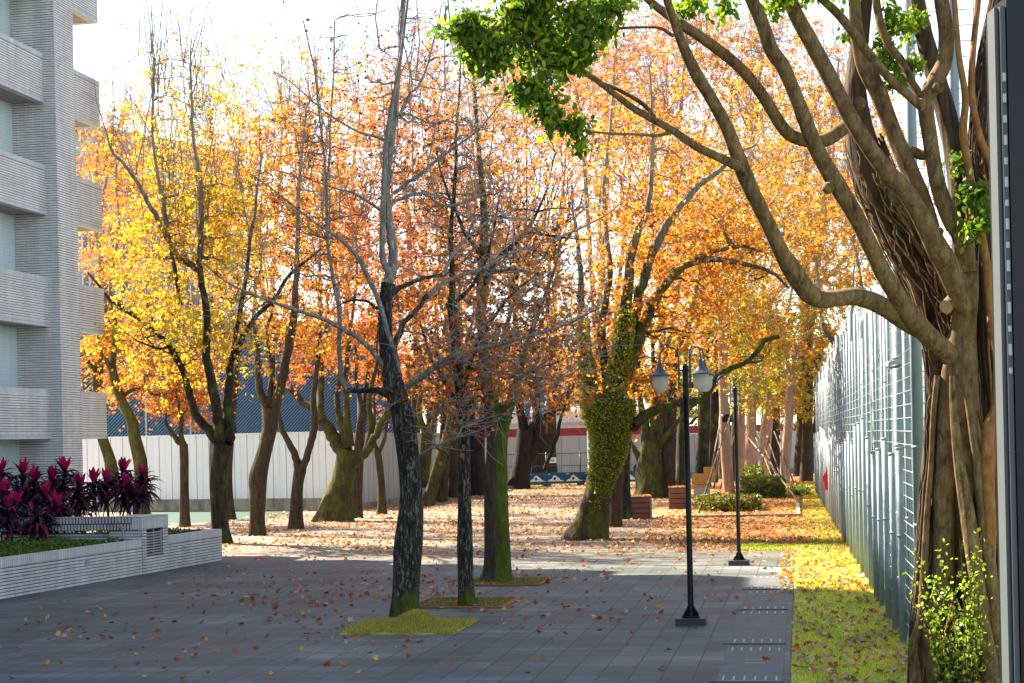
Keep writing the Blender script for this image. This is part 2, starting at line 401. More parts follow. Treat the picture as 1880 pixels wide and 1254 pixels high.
def leaves(mb, pos, size, col, shape=LEAF3, hang=.35, curl=.15, flatz=None, rng=RNG):
    n = len(pos)
    if n == 0: return
    a = unit(rng.normal(size=(n, 3))+np.array([0, 0, -hang*2.2]))
    b = rng.normal(size=(n, 3))
    if flatz is not None:                       # lying on the ground: tip roughly horizontal
        a = rng.normal(size=(n, 3)); a[:, 2] *= flatz; a = unit(a)
        b = np.cross(a, np.array([0, 0, 1.])+rng.normal(size=(n, 3))*flatz)
    b = unit(b-(a*b).sum(1, keepdims=True)*a); c = np.cross(a, b)
    k = len(shape); sx = shape[:, 0]; sy = shape[:, 1]
    cz = (curl*(rng.random(n)*2-.6))[:, None]*(np.abs(sx)*1.6+(sy-.4)**2)[None, :]
    size = np.broadcast_to(size, (n,))
    V = pos[:, None, :]+size[:, None, None]*(sx[None, :, None]*b[:, None, :]+(sy-.3)[None, :, None]*a[:, None, :]+cz[:, :, None]*c[:, None, :])
    F = np.arange(n*k).reshape(n, k)
    mb.add(V.reshape(-1, 3), F, np.repeat(col, k, 0))
def pal(names, n, t=None, jit=.16, rng=RNG):
    C = np.array([PAL[x] for x in names]); m = len(C)
    t = rng.random(n) if t is None else np.clip(t, 0, 1)
    x = t*(m-1); i = np.minimum(x.astype(int), m-2) if m > 1 else np.zeros(n, int)
    fr = (x-i)[:, None]
    c = C[i]*(1-fr)+C[np.minimum(i+1, m-1)]*fr
    return np.clip(c*(1+rng.normal(size=(n, 1))*jit)*(1+rng.normal(size=(n, 3))*.06), .004, .95)
PAL = dict(Y=(.56, .34, .014), YO=(.56, .245, .014), O=(.52, .165, .014), OR=(.46, .115, .02), Rd=(.38, .07, .03), BR=(.32, .115, .05),
           TAN=(.40, .25, .15), YG=(.42, .42, .04), G=(.085, .15, .018), DG=(.03, .07, .012), LG=(.24, .36, .03), PK=(.50, .22, .10), S1=(.33, .46, .04), S2=(.54, .66, .06), S3=(.70, .74, .09), S4=(.68, .56, .18))
# ================================================================== SETTING
def sheet(name, pts, z, mat, sub=None, parent=None, rot_lane=True):
    mb = MB(); pts = [np.array([p[0], p[1], z]) for p in pts]
    mb.add(pts, [list(range(len(pts)))])
    o = mb.build(name, mat); return tag(o, kind='structure')
# paving: one big sheet, object turned into lane axes so that the slabs follow the lane
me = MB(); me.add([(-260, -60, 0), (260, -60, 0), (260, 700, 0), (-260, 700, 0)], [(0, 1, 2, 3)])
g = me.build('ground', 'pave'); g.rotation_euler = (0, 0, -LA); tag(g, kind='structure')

# lawn strip on the right
aL0, bL = ab(G(1452, 1254)); a2, bL2 = ab(G(1459, 1062)); bLawn = (bL+bL2)/2
aLawn1 = ab(G(1455, 1012))[0]
bF = sum(ab(G(x, y))[1] for x, y in ((1663, 1169), (1613, 1091), (1573, 1019), (1546, 976)))/4   # fence line
print('lawn b', bL, bL2, 'fence b', bF, [ab(G(x, y)) for x, y in ((1663, 1169), (1639, 1130), (1613, 1091), (1593, 1054), (1573, 1019), (1546, 976))])
mb = MB(); mb.add([lane(5, bLawn, .006), lane(5, bF+9, .006), lane(aLawn1, bF+9, .006), lane(aLawn1, bLawn, .006)], [(0, 1, 2, 3)])
tag(mb.build('lawn', 'lawn'), kind='structure')
# leafy bed further on the right and dusty leafy ground
bed = [G(1290, 975), G(1560, 985), lane(140, bF+.5), lane(140, -4), G(1180, 905)]
bed = [G(1360, 998), G(1458, 999), G(1560, 1000), lane(150, bF+1), lane(150, -3.5), G(1200, 925), G(1200, 962)]
sheet('leafy_bed', bed, .005, 'littergnd')
sheet('sports_court', [G(255, 962), G(430, 958), G(520, 951), G(560, 938), G(250, 938)], .005, 'court')

# ================================================================== OFFICE BUILDING
pc = P(113, 700, 48.0); aP, bP = ab(pc)
aP2 = ab(onb(150, 760, bP))[0]; bQ = bP-.35; bW = bP-1.37
aE = ab(onb(196, 770, bQ))[0]
zs = [P(92, y, 48)[2] for y in (806, 715, 600, 506, 394, 300, 188, 94)]
print('bld', aP, bP, aP2, aE, zs)
z_bot = zs[0]; storey = (zs[6]-zs[0])/3; ph = zs[1]-zs[0]
ROOF = 24.6
A0 = -24.0
bl = thing('office_building', lane(aP, bP-3), 'pale grey tiled office block with balconies at the left edge of the plaza', 'building')
mb = MB(); mb.abox(A0, aP2-.02, bW-15, bW, 0, ROOF); mb.build('wall', 'wallpale', bl)
mb = MB(); mb.abox(aP, aP2, bW+.003, bP, 0, ROOF-.003); mb.build('pillar', 'tile', bl)
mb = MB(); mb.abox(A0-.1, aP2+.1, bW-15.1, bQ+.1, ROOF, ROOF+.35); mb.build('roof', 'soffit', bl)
for lev in range(6):
    zb = z_bot+lev*storey
    for side in (0, 1):
        a0, a1 = (A0, aP-.003) if side == 0 else (aP2+.003, aE)
        mb = MB(); mb.abox(a0, a1, bQ-.22, bQ, zb+.16, zb+ph-.16)
        if side: mb.abox(a1-.22, a1-.003, bW-4, bQ-.223, zb+.16, zb+ph-.16)
        bal = mb.build('balcony', 'tile', bl)
        mb = MB()
        for z0, z1 in ((zb, zb+.16), (zb+ph-.16, zb+ph)):
            mb.abox(a0, a1+.003, bQ-.225, bQ+.004, z0, z1)
            if side: mb.abox(a1-.225, a1+.003, bW-4, bQ-.226, z0, z1)
        mb.build('tile_edge', 'soldier', bal)
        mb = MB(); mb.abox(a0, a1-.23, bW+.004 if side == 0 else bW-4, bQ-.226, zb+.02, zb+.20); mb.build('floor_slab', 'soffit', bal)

# ================================================================== PLANTER IN FRONT OF IT
p0, p1 = G(0, 1101), G(408, 1029)
pd = unit(p1-p0); pn = np.array([-pd[1], pd[0], 0]); pL = np.linalg.norm(p1-p0)
zt = .88
pl = thing('planter_wall', p1, 'low grey tiled planter wall with louvred pier beside the plaza', 'planter')
def along(px):                                  # length along the front wall at picture column px
    x, _ = ray(px, 1060.0)
    den = pd[0]-x*pd[1]; return (x*p0[1]-p0[0])/den
lA, lB = along(262), along(309)
mb = MB(); mb.obox(p0, pd, pn, -14, lA-.003, 0, .22, 0, zt-.2); mb.obox(p0, pd, pn, lB+.003, pL, 0, .22, 0, zt-.2)
mb.obox(p0, pd, pn, pL-.22, pL-.003, .223, 3.2, 0, zt-.2); mb.build('front_wall', 'tile_planter', pl)
mb = MB(); mb.obox(p0, pd, pn, -14, lA-.004, -.004, .224, zt-.2, zt, .2-zt); mb.obox(p0, pd, pn, lB+.004, pL+.004, -.004, .224, zt-.2, zt, .2-zt)
mb.obox(p0, pd, pn, pL-.224, pL+.003, .228, 3.2, zt-.2, zt, .2-zt); mb.build('coping', 'soldier', pl)
zp = P(300, 946, (p0+pd*(lA+lB)/2)[1])[2]
# pier: recess with a louvred vent, soldier band on top
rw = (lB-lA)
mb = MB(); mb.obox(p0, pd, pn, lA, lA+rw*.16, -.02, .9, 0, zp-.32); mb.obox(p0, pd, pn, lB-rw*.2, lB, -.02, .9, 0, zp-.32)
mb.obox(p0, pd, pn, lA+rw*.16+.002, lB-rw*.2-.002, .06, .9, 0, zp-.32); mb.obox(p0, pd, pn, lA+rw*.16+.002, lB-rw*.2-.002, -.018, .058, 0, .42)
mb.build('pier', 'tile_planter', pl)
mb = MB(); mb.obox(p0, pd, pn, lA-.01, lB+.01, -.03, .95, zp-.32, zp, .32-zp); mb.build('pier_cap', 'soldier', pl)
mb = MB()
for i in range(9):
    z = .48+i*(zp-.84)/9
    q0 = p0+pd*(lA+rw*.18)+pn*.02; q1 = p0+pd*(lB-rw*.22)+pn*.02
    mb.bar((*q0[:2], z), (*q1[:2], z), .03, .035)
mb.bar((*((q0+q1)/2)[:2], .43), (*((q0+q1)/2)[:2], zp-.34), .03, .03); lv = mb.build('louvre_vent', 'paleblock', pl)
mb = MB(); mb.obox(p0, pd, pn, lA+rw*.17, lB-rw*.21, .05, .056, .44, zp-.34); mb.build('vent_backing', 'drainjoint', lv)
# cross wall running left from the pier towards the building
ln = np.array([-cL, sL, 0])
cw = p0+pd*lA; cwd = unit(P(105, 952, cw[1]+.5)-P(262, 950, cw[1])); cwd[2] = 0; cwn = np.array([-cwd[1], cwd[0], 0]); cwn = cwn if cwn[1] > 0 else -cwn
LW = 3.9
mb = MB(); mb.obox(cw+pn*.1, cwd, cwn, 0.05, LW, .25, .55, .3, zp-.42); mb.obox(cw+pn*.1, cwd, cwn, 0.0, .5, .02, .24, .3, zp-.34); mb.build('cross_wall', 'tile_planter', pl)
mb = MB(); mb.obox(cw+pn*.1, cwd, cwn, -.0, LW, 0, .6, zp-.34, zp-.004, .34-zp); mb.build('cross_coping', 'soldier_dark', pl)
mb = MB()
for i in range(3):
    z = zp-.5-i*.10; q = cw+pn*.1+cwn*.23; mb.bar((*(q+cwd*.5)[:2], z), (*(q+cwd*(LW-.6))[:2], z), .03, .05)
mb.build('gap_rail', 'steel', pl)
mb = MB(); q = cw+pn*.08+cwd*.42-cwn*.03; mb.tubes([(*q[:2], .8), (*q[:2], 1.18), (*(q+cwd*.05)[:2], 1.23), (*(q+cwd*.1)[:2], 1.2)], [.022]*4, 8); mb.build('tap_pipe', 'steel', pl, smooth=True)
mb = MB()
for l in (along(160), along(338)): mb.obox(p0, pd, pn, l-.09, l+.09, -.006, .02, .42, .6)
mb.build('wall_light', 'steel', pl)
# soil and ground cover
mb = MB(); mb.add([*( (p0+pd*l+pn*t+np.array([0, 0, z])) for l, t, z in ((-14, .2, zt-.1), (pL-.2, .2, zt-.1), (pL-.2, 3.2, zt-.1), (lA, 6, zt-.08), (-14, 6, zt-.08)))], [(0, 1, 2, 3, 4)])
tag(mb.build('planter_soil', 'soil'), kind='structure')
mb = MB(); n = 9000
l = RNG.uniform(-4, pL-.3, n); t = .25+RNG.random(n)**1.2*2.6; h = RNG.random(n)**1.5*.17
keep = ~((l > lA-.2) & (l < lB+.2))
l, t, h = l[keep], t[keep], h[keep]
bumpy = .6+.4*np.sin(l*5)*np.cos(t*4)
pos = p0+pd*l[:, None]+pn*t[:, None]+np.stack([0*l, 0*l, zt-.09+h*bumpy+.04*t], 1)
leaves(mb, pos, RNG.uniform(.05, .11, len(pos)), pal(('DG', 'G', 'G', 'LG'), len(pos)), LEAFO, hang=-.15)
tag(mb.build('ground_cover', 'leafg'), 'low green ground cover filling the tiled planter', 'ground cover', kind='stuff')

# ================================================================== CORDYLINES
def ribbon_leaf(mb, o, az, el, L, wd, droop, col):
    k = 6; t = np.linspace(0, 1, k)
    d = np.array([math.cos(az), math.sin(az)])
    x = L*t*math.cos(el)*(1-.15*t*droop); z = L*(t*math.sin(el)-droop*t*t*.75)
    c = np.stack([o[0]+d[0]*x, o[1]+d[1]*x, o[2]+z], 1)
    sd = np.array([-d[1], d[0], 0]); ww = wd*np.array([.35, .8, 1, .9, .55, .02])/2
    cup = np.array([0, 0, 1])*ww[:, None]*.5
    V = np.concatenate([c-sd*ww[:, None]+cup, c, c+sd*ww[:, None]+cup])
    F = [(i, i+k, i+k+1, i+1) for i in range(k-1)]+[(i+k, i+2*k, i+2*k+1, i+k+1) for i in range(k-1)]
    mb.add(V, F, col)
def cordyline(px, py, Y, zb, label, npink=9, pink=1.0, stems=1, size=1.3, group='purple cordylines in the planter'):
    top = P(px, py, Y); base = np.array([top[0]+random.uniform(-.15, .15), Y+random.uniform(-.1, .1), zb])
    r = thing('cordyline', base, label, 'plant', group)
    ms = MB(); mf = MB(); mp = MB()
    pts = catmull([base-np.array([0, 0, .06]), (base+top)/2+np.array([random.uniform(-.08, .08), random.uniform(-.08, .08), 0]), top], 4)
    ms.tubes(pts, np.linspace(.028, .016, len(pts))*size, 6)
    rng = random.Random(int(px*7+py))
    H = max(.3, top[2]-zb)
    for i in range(64):
        f = i/64; o = top-np.array([0, 0, (1-f)*min(H*.62, .75)])
        az = i*2.4+rng.uniform(-.3, .3)
        ribbon_leaf(mf, o, az, R(rng.uniform(0, 60)), rng.uniform(.42, .64)*size, .085*size, rng.uniform(.5, 1.15), np.array([.030, .014, .028])*rng.uniform(.5, 1.9) if rng.random() > .18 else np.array([.26, .012, .08]))
    for i in range(npink+3 if npink else 0):
        az = i*2.4; ribbon_leaf(mp, top-np.array([0, 0, .05]), az, R(rng.uniform(58, 84)), rng.uniform(.34, .48)*size, .11*size, rng.uniform(0, .25), np.array([.52, .010, .13])*rng.uniform(.4, 1.15)*pink)
    for i in range(7):   # withered skirt
        ribbon_leaf(mf, top-np.array([0, 0, min(H*.7, .9)]), rng.uniform(0, 6.3), R(-50), .4*size, .05, .9, np.array([.14, .07, .035]))
    ms.build('stem', 'barkBrown', r, smooth=True); mf.build('foliage', 'ti', r)
    if npink: mp.build('pink_leaves', 'ti', r)
    return r
Yp = 44.5
for px, py, Y, zb, lab, npk in (
    (8, 905, 43.2, .8, 'purple cordyline at the very left edge of the planter', 6),
    (2, 868, 44.8, .8, 'purple cordyline partly cut off by the left edge, close against the wall', 3),
    (42, 872, 44.5, .8, 'bushy cordyline with the widest burst of pink top leaves in the planter', 12),
    (64, 885, 44.0, .8, 'cordyline leaning its pink leaves right of the widest pink burst', 9),
    (30, 925, 42.8, .8, 'low cordyline with dark leaves at the front of the left clump', 2),
    (84, 910, 43.4, .8, 'dark cordyline with few pink leaves at the right front of the left clump', 4),
    (60, 940, 42.6, .8, 'short dark cordyline with a withered brown skirt above the ground cover', 0),
    (96, 885, 44.6, .8, 'slender cordyline between the big clump and the tall lone one', 5),
    (118, 866, 44.8, .8, 'tallest slender cordyline with one pink tuft before the pale pillar', 7),
    (146, 898, 44.6, .9, 'leaning cordyline with a single pink tuft at the corner of the pillar', 7),
    (172, 886, 46.0, 1.5, 'cordyline with upright pink tuft at the left end of the right clump', 8),
    (196, 890, 46.3, 1.5, 'cordyline with a broad pink tuft in the middle of the right clump', 11),
    (226, 868, 46.6, 1.5, 'cordyline with star shaped pink top standing highest in the right clump', 12),
    (232, 898, 45.9, 1.5, 'cordyline with bright pink tuft just below the star shaped one', 9),
    (262, 880, 46.4, 1.5, 'cordyline with thin pink tuft at the right end of the right clump', 6),
    (14, 935, 41.6, .8, 'low dark cordyline spilling over the ground cover by the left edge', 1),
    (72, 948, 41.4, .8, 'lowest cordyline of all with drooping brown tips in front of the clump', 0),
    (104, 930, 42.6, .8, 'dark drooping cordyline just left of the striped cross wall', 2),
    (248, 915, 46.0, 1.5, 'reddish brown low cordyline in front of the leaning tree trunk', 2)):
    cordyline(px, py, Y, zb, lab, npk)

# ================================================================== LAMP POSTS
def lamp(px, py, heads, label, Ltop):
    b = G(px, py); r = thing('lamp_post', b, label, 'street lamp', 'black lamp posts along the lane')
    top = P(Ltop[0], Ltop[1], b[1])[2]
    X, Y = b[0], b[1]
    mb = MB(); mb.box((X, Y, .06), (.5, .5, .12), -LA); mb.build('plinth', 'darksteel', r)
    mb = MB(); mb.lathe((X, Y, 0), [(.0, .125), (.16, .125), (.16, .145), (.06, .15), (.056, .2), (.052, .5), (.048, top*.55), (.046, top-.55), (.058, top-.54), (.058, top-.42), (.05, top-.41), (.05, top), (.054, top+.01), (.03, top+.05), (0, top+.06)], 16)
    for k in range(4):
        a = k*pi/2+.6; mb.add([(X+.05*math.cos(a), Y+.05*math.sin(a), .14), (X+.19*math.cos(a), Y+.19*math.sin(a), .14), (X+.05*math.cos(a), Y+.05*math.sin(a), .34), (X+.05*math.cos(a+.25), Y+.05*math.sin(a+.25), .14), (X+.19*math.cos(a+.07), Y+.19*math.sin(a+.07), .14), (X+.05*math.cos(a+.25), Y+.05*math.sin(a+.25), .34)], [(0, 1, 2, 0), (3, 5, 4, 3), ] if False else [(0, 1, 4, 3), (1, 2, 5, 4), (0, 3, 5, 2)])
        mb.add([(X+.05*math.cos(a), Y+.05*math.sin(a), .14), (X+.19*math.cos(a), Y+.19*math.sin(a), .14), (X+.05*math.cos(a), Y+.05*math.sin(a), .34)], [(0, 1, 2)])
    pole = mb.build('pole', 'blackmetal', r, smooth=True)
    for az, has in heads:
        d = np.array([math.cos(az), math.sin(az), 0]); o = np.array([X, Y, 0])
        mb = MB(); r0, r1 = .115, .43; rc = (r0+r1)/2; rr = (r1-r0)/2
        pts = [o+d*r0+np.array([0, 0, top-.36]), o+d*r0+np.array([0, 0, top-.0]), o+d*r0+np.array([0, 0, top+.16])]
        pts += [o+d*(rc-rr*math.cos(t))+np.array([0, 0, top+.18+rr*math.sin(t)*1.05]) for t in np.linspace(.15, pi, 10)]
        if has: pts += [o+d*r1+np.array([0, 0, top+.12])]
        mb.tubes(pts, [.013]*len(pts), 8)
        for z in (top-.05, top-.30): mb.bar((*(o+d*.03)[:2], z), (*(o+d*r0)[:2], z), .02, .03)
        mb.build('arm', 'lampmetal', r, smooth=True)
        if has:
            c = o+d*r1+np.array([0, 0, top+.12])
            mb = MB(); mb.lathe(c, [(0, .02), (.022, .02), (.026, -.02), (.032, -.04), (.04, -.07), (.055, -.12), (.08, -.165), (.115, -.205), (.165, -.235), (.186, -.245), (.188, -.262), (.17, -.262), (.13, -.25), (.0, -.24)], 24)
            sh = mb.build('lamp_shade', 'lampmetal', r, smooth=True)
            mb = MB(); mb.lathe(c, [(.134, -.252), (.134, -.33), (.132, -.40), (.122, -.45), (.10, -.495), (.07, -.525), (.03, -.54), (0, -.543)], 24)
            mb.build('globe', 'globe', r, smooth=True)
            mb = MB(); mb.lathe(c, [(0, -.25), (.03, -.25), (.035, -.36), (.02, -.42), (0, -.43)], 10); mb.build('bulb', 'white', r, smooth=True)
        elif az > 2.5 or az < -2.5 or True:
            c = o+d*r1+np.array([0, 0, top+.13]); mb = MB(); mb.lathe(c, [(0, .02), (.02, .02), (.026, -.03), (0, -.035)], 8); mb.build('arm_end', 'lampmetal', r, smooth=True)
    return r
lamp(1269, 1146, [(R(172), True), (R(-60), True), (R(36), True)], 'near black three armed lamp post with ribbed glass globes', (1259, 674))
lamp(1357, 1037, [(R(176), False), (R(4), False), (R(88), True)], 'farther black lamp post with two bare curled arms and one globe', (1349, 714))

# ================================================================== HOARDINGS AND BACK WALLS
def hoarding(name, q0, q1, zc, ztop, label, mat, pitch, base='concbase', extra=None, group=None):
    d = q1-q0; d[2] = 0; L = np.linalg.norm(d); d /= L; n = np.array([d[1], -d[0], 0])
    if n[1] > 0: n = -n
    r = thing(name, q0, label, 'fence', group)
    if zc > 0:
        mb = MB(); mb.obox(q0, d, n, 0, L, -.15, .15, 0, zc); mb.build('concrete_base', base, r)
    mb = MB(); k = int(L/pitch)
    for i in range(k):
        wv = .02 if i % 2 else 0.0
        mb.obox(q0, d, n, i*L/k+.012, (i+1)*L/k-.012, -.03, .02+wv, zc+.002, ztop)
    mb.obox(q0, d, n, 0, L, -.06, -.035, zc+.002, ztop-.01)
    mb.build('panel', mat, r)
    mb = MB(); mb.obox(q0, d, n, 0, L, -.07, .06, ztop+.002, ztop+.07); mb.build('top_rail', mat, r)
    if extra: extra(r, q0, d, n, L)
    return r
hA, hB, hC = G(120, 939), G(650, 936), G(862, 899)
zc = P(450, 911, hA[1])[2]; zh = P(450, 799, hA[1])[2]
hoarding('construction_hoarding', hA, hB, zc, zh, 'white ribbed hoarding on stained concrete behind the left row of trees', 'whitepanel', .36)
zc2 = P(700, 917, hB[1]+4)[2]
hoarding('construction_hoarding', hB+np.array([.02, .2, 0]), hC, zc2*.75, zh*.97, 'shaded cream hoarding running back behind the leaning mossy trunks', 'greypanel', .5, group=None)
wA, wB = G(880, 891), G(1545, 863)
def redtop(r, q0, d, n, L):
    mb = MB(); mb.obox(q0, d, n, 0, L, -.10, .03, ztw+.08, ztw+.66); mb.build('red_band', 'redpaint', r)
ztw = P(1020, 803, G(1020, 889)[1])[2]
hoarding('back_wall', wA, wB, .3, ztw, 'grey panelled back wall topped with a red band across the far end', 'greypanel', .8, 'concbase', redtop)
# white roofed shed behind the back wall
q = P(1020, 770, 124); sh = thing('site_shed', (q[0], 126, 0), 'white roofed shed rising behind the red topped wall', 'shed')
mb = MB(); mb.box((q[0], 128, 2.6), (14, 7, 5.2)); mb.build('wall', 'whitepanel', sh)
mb = MB(); mb.add([(q[0]-7.3, 124.2, 4.3), (q[0]+7.3, 124.2, 4.3), (q[0]+7.3, 132, 6.6), (q[0]-7.3, 132, 6.6), (q[0]-7.3, 124.2, 4.15), (q[0]+7.3, 124.2, 4.15), (q[0]+7.3, 132, 6.45), (q[0]-7.3, 132, 6.45)], [(0, 1, 2, 3), (7, 6, 5, 4), (0, 4, 5, 1), (1, 5, 6, 2), (2, 6, 7, 3), (3, 7, 4, 0)]); mb.build('roof', 'roofwhite', sh)

# green site fence with printed banner before the back wall
gY = G(1003, 893)[1]
fx = [P(x, 850, gY)[0] for x in (930, 1003, 1065, 1128, 1190, 1252)]
gf = thing('site_fence', (fx[0], gY, 0), 'low green post and rail fence before the grey back wall', 'fence')
zt_ = P(1003, 833, gY)[2]
for x in fx:
    mb = MB(); mb.tubes([(x, gY, 0), (x, gY, zt_+.1)], [.05]*2, 8, cap=True); mb.build('post', 'greenpaint', gf, smooth=True)
    mb = MB(); mb.box((x, gY, .1), (.5, .4, .2)); mb.build('foot_block', 'greenpaint', gf)
mb = MB()
for z in (zt_, zt_*.62, .25): mb.tubes([(fx[0], gY-.02, z), (fx[-1], gY-.02, z)], [.025]*2, 6)
mb.build('rail', 'darksteel', gf)
mb = MB(); nw = 70
for i in range(nw):
    x = fx[0]+(fx[-1]-fx[0])*i/nw; mb.tubes([(x, gY, .1), (x, gY, zt_)], [.006]*2, 4)
mb.build('mesh', 'greenpaint', gf)
zb0, zb1 = P(1003, 888, gY)[2], P(1003, 868, gY)[2]
bn = thing('printed_banner', (fx[1], gY-.1, zb0), 'dark blue banner printed with white hills hanging on the green fence', 'banner')
x0, x1 = P(968, 880, gY)[0], fx[-1]
mb = MB(); mb.box(((x0+x1)/2, gY-.08, (zb0+zb1)/2), (x1-x0, .02, zb1-zb0)); mb.build('sheet', 'bluewall', bn)
mb = MB(); mg = MB(); yy = gY-.094
Hh = zb1-zb0; pw = P(1035, 880, gY)[0]-P(1001, 880, gY)[0]
xx = x0+.1
mg.box(((x0+x1)/2, gY-.096, zb0+.06), (x1-x0-.05, .006, .12))
while xx+pw*.95 < x1:
    h = [(0, .2), (.14, .38), (.24, .44), (.33, .72), (.44, .76), (.52, .62), (.62, .52), (.72, .32), (.95, .2)]
    V = [(xx+u*pw, yy, zb0+v*Hh) for u, v in h]; V2 = [(a, b+.006, c) for a, b, c in V]; k = len(V)
    mb.add(V+V2, [list(range(k))]) ; mb.add(V2, [list(range(k))[::-1]])
    c = (xx+.4*pw, zb0+.45*Hh); ring = [(c[0]+.085*pw*math.cos(t), yy-.006, c[1]+.14*Hh*math.sin(t)) for t in np.linspace(0, 2*pi, 10, endpoint=False)]
    mg.add(ring, [list(range(10))])
    cu = [(xx+.05*pw+.11*pw*t, yy, zb0+(.80+.10*math.sin(t*pi))*Hh) for t in np.linspace(0, 1, 7)]; mb.tubes(cu, [.02]*7, 5)
    xx += pw
mb.build('hill_print', 'white', bn); mg.build('tree_print', 'greenpaint', bn)
sg = thing('notice_sign', P(1014, 845, gY-.15), 'small white notice hanging on the green fence rail', 'sign')
c = P(1014, 845, gY-.12); mb = MB(); mb.box(c, (.55, .02, .36)); mb.build('board', 'white', sg)
mb = MB(); mb.box(c+np.array([0, -.014, -.03]), (.28, .006, .05)); mb.box(c+np.array([0.02, -.014, .06]), (.2, .006, .025)); mb.build('text_lines', 'blackmetal', sg)

# poles between the far trees
def pole(px, y0, y1, Y, rad, mat, name, label):
    b = P(px, y0, Y); t = P(px, y1, Y); mb = MB(); mb.lathe((b[0], Y, 0), [(rad*1.9, 0), (rad*1.9, .03), (rad, .05), (rad, t[2]), (rad*.6, t[2]+.04), (0, t[2]+.05)], 12)
    return tag(mb.build(name, mat, loc=(b[0], Y, 0), smooth=True), label, 'pole')
pole(1083, 870, 560, 84, .10, 'steel', 'steel_pole', 'plain grey steel pole left of the ivy covered trunk')
pole(926, 900, 700, 104, .07, 'blackmetal', 'steel_post', 'thin black post beside the dark leaning tree')
for x, y0, y1, lab in ((993, 772, 700, 'upright blue tarpaulin strip hanging between dark trunks'), (966, 785, 740, 'short narrow blue tarpaulin strip left of the taller one')):
    a = P(x, y0, 109); b = P(x+4, y1, 109); mb = MB()
    V = []
    for i in range(9):
        t = i/8; z = a[2]*(1-t)+b[2]*t; xm = a[0]*(1-t)+b[0]*t
        for j in range(4): V.append((xm+(j/3-.5)*.38*(.75+.25*t), 109+.05*math.sin(j*2+i), z))
    mb.add(V, [(i*4+j, i*4+j+1, i*4+j+5, i*4+j+4) for i in range(8) for j in range(3)])
    V2 = np.array(V)+np.array([0, .03, 0]); mb.add(V2, [(i*4+j+4, i*4+j+5, i*4+j+1, i*4+j) for i in range(8) for j in range(3)])
    tag(mb.build('blue_tarpaulin', 'bluebright', loc=a, smooth=True), lab, 'tarpaulin')

# tall blue screen with chain link behind the left hoarding
bs0, bs1 = P(100, 800, 88), P(730, 800, 96)
d = bs1-bs0; d[2] = 0; L = np.linalg.norm(d); d /= L; n_ = np.array([d[1], -d[0], 0])
sc_ = thing('court_screen', (bs0[0], bs0[1], 0), 'tall blue windscreen with white chain link behind the white hoarding', 'fence')
ztop = 10.2
mb = MB(); mb.obox(bs0, d, n_, 0, L, -.03, 0, .2, ztop); mb.build('screen_sheet', 'bluewall', sc_)
mb = MB(); sp = .19; k = int((L+ztop)/sp); segs = []
for i in range(k):
    s0 = i*sp-ztop; a0 = max(0, s0); z0 = (a0-s0); e = min(L, s0+ztop); z1 = e-s0
    if e > a0: segs.append([bs0+d*a0+n_*.06+np.array([0, 0, z0-bs0[2]]), bs0+d*e+n_*.06+np.array([0, 0, z1-bs0[2]])])
segs = np.array(segs); mb.tubes(segs, np.full(segs.shape[:2], .011), 3); mb.build('chain_link', 'wire', sc_)
for i in range(9):
    q = bs0+d*(L*i/8)+n_*.1; mb = MB(); mb.tubes([(q[0], q[1], 0), (q[0], q[1], ztop+.2)], [.06]*2, 8, cap=True); mb.build('post', 'roofwhite', sc_, smooth=True)
# far building
c0, c1 = P(120, 240, 125), P(440, 260, 140)
fb = thing('distant_building', (c0[0], 130, 0), 'pale grey distant block with slatted windows behind the yellow trees', 'building')
d2 = c1-c0; d2[2] = 0; L2 = np.linalg.norm(d2); d2 /= L2; n2 = np.array([d2[1], -d2[0], 0]); zt2 = c0[2]
mb = MB(); mb.obox(c0, d2, n2, 0, L2, -12, 0, 0, zt2); mb.build('wall', mat_tile('far_wall', (.55, .55, .54), (.52, .52, .51), (.45, .45, .45), 3, 1.5, .04), fb)
mb = MB(); mb.obox(c0, d2, n2, -.3, L2+.3, -12.3, .3, zt2, zt2+.7); mb.build('roof', 'greypanel', fb)
for lv in range(6):
    for k in range(4):
        x = 1.2+k*(L2-1.6)/4; z = 4+lv*3.6
        mb = MB(); mb.obox(c0, d2, n2, x, x+L2/4-1.2, .005, .03, z, z+1.9); wn = mb.build('window', mat_w if (lv+k) else (globals().__setitem__('mat_w', flat('far_window', (.16, .21, .24), .25, .3, 1)) or mat_w), fb)
        mb = MB()
        for s in range(6): mb.obox(c0, d2, n2, x+(L2/4-1.2)*s/5.2, x+(L2/4-1.2)*s/5.2+.09, .034, .16, z-.1, z+2.0)
        mb.build('window_slats', 'whitepanel', wn)
# braced stair tower beyond the screen
tq = P(287, 600, 104); tw = thing('stair_tower', (tq[0], 104, 0), 'dark stair tower with white cross bracing above the blue screen', 'tower')
hw, zt3 = 1.0, P(287, 540, 104)[2]
mb = MB(); mb.box((tq[0], 105.2, zt3/2), (2*hw+.2, 2, zt3)); mb.build('core', 'darksteel', tw)
mb = MB()
for s in (-1, -.1, .25, 1): mb.bar((tq[0]+s*hw, 104.05, 0), (tq[0]+s*hw, 104.05, zt3), .09)
zz = 8.5
while zz+1.9 < zt3+.1:
    mb.bar((tq[0]-hw, 104.0, zz), (tq[0]+hw, 104.0, zz+1.9), .08); mb.bar((tq[0]+hw, 103.95, zz), (tq[0]-hw, 103.95, zz+1.9), .08); mb.bar((tq[0]-2.6, 104, zz+1.9), (tq[0]+hw, 104, zz-1.0), .09); zz += 1.9
mb.build('bracing', 'white', tw)
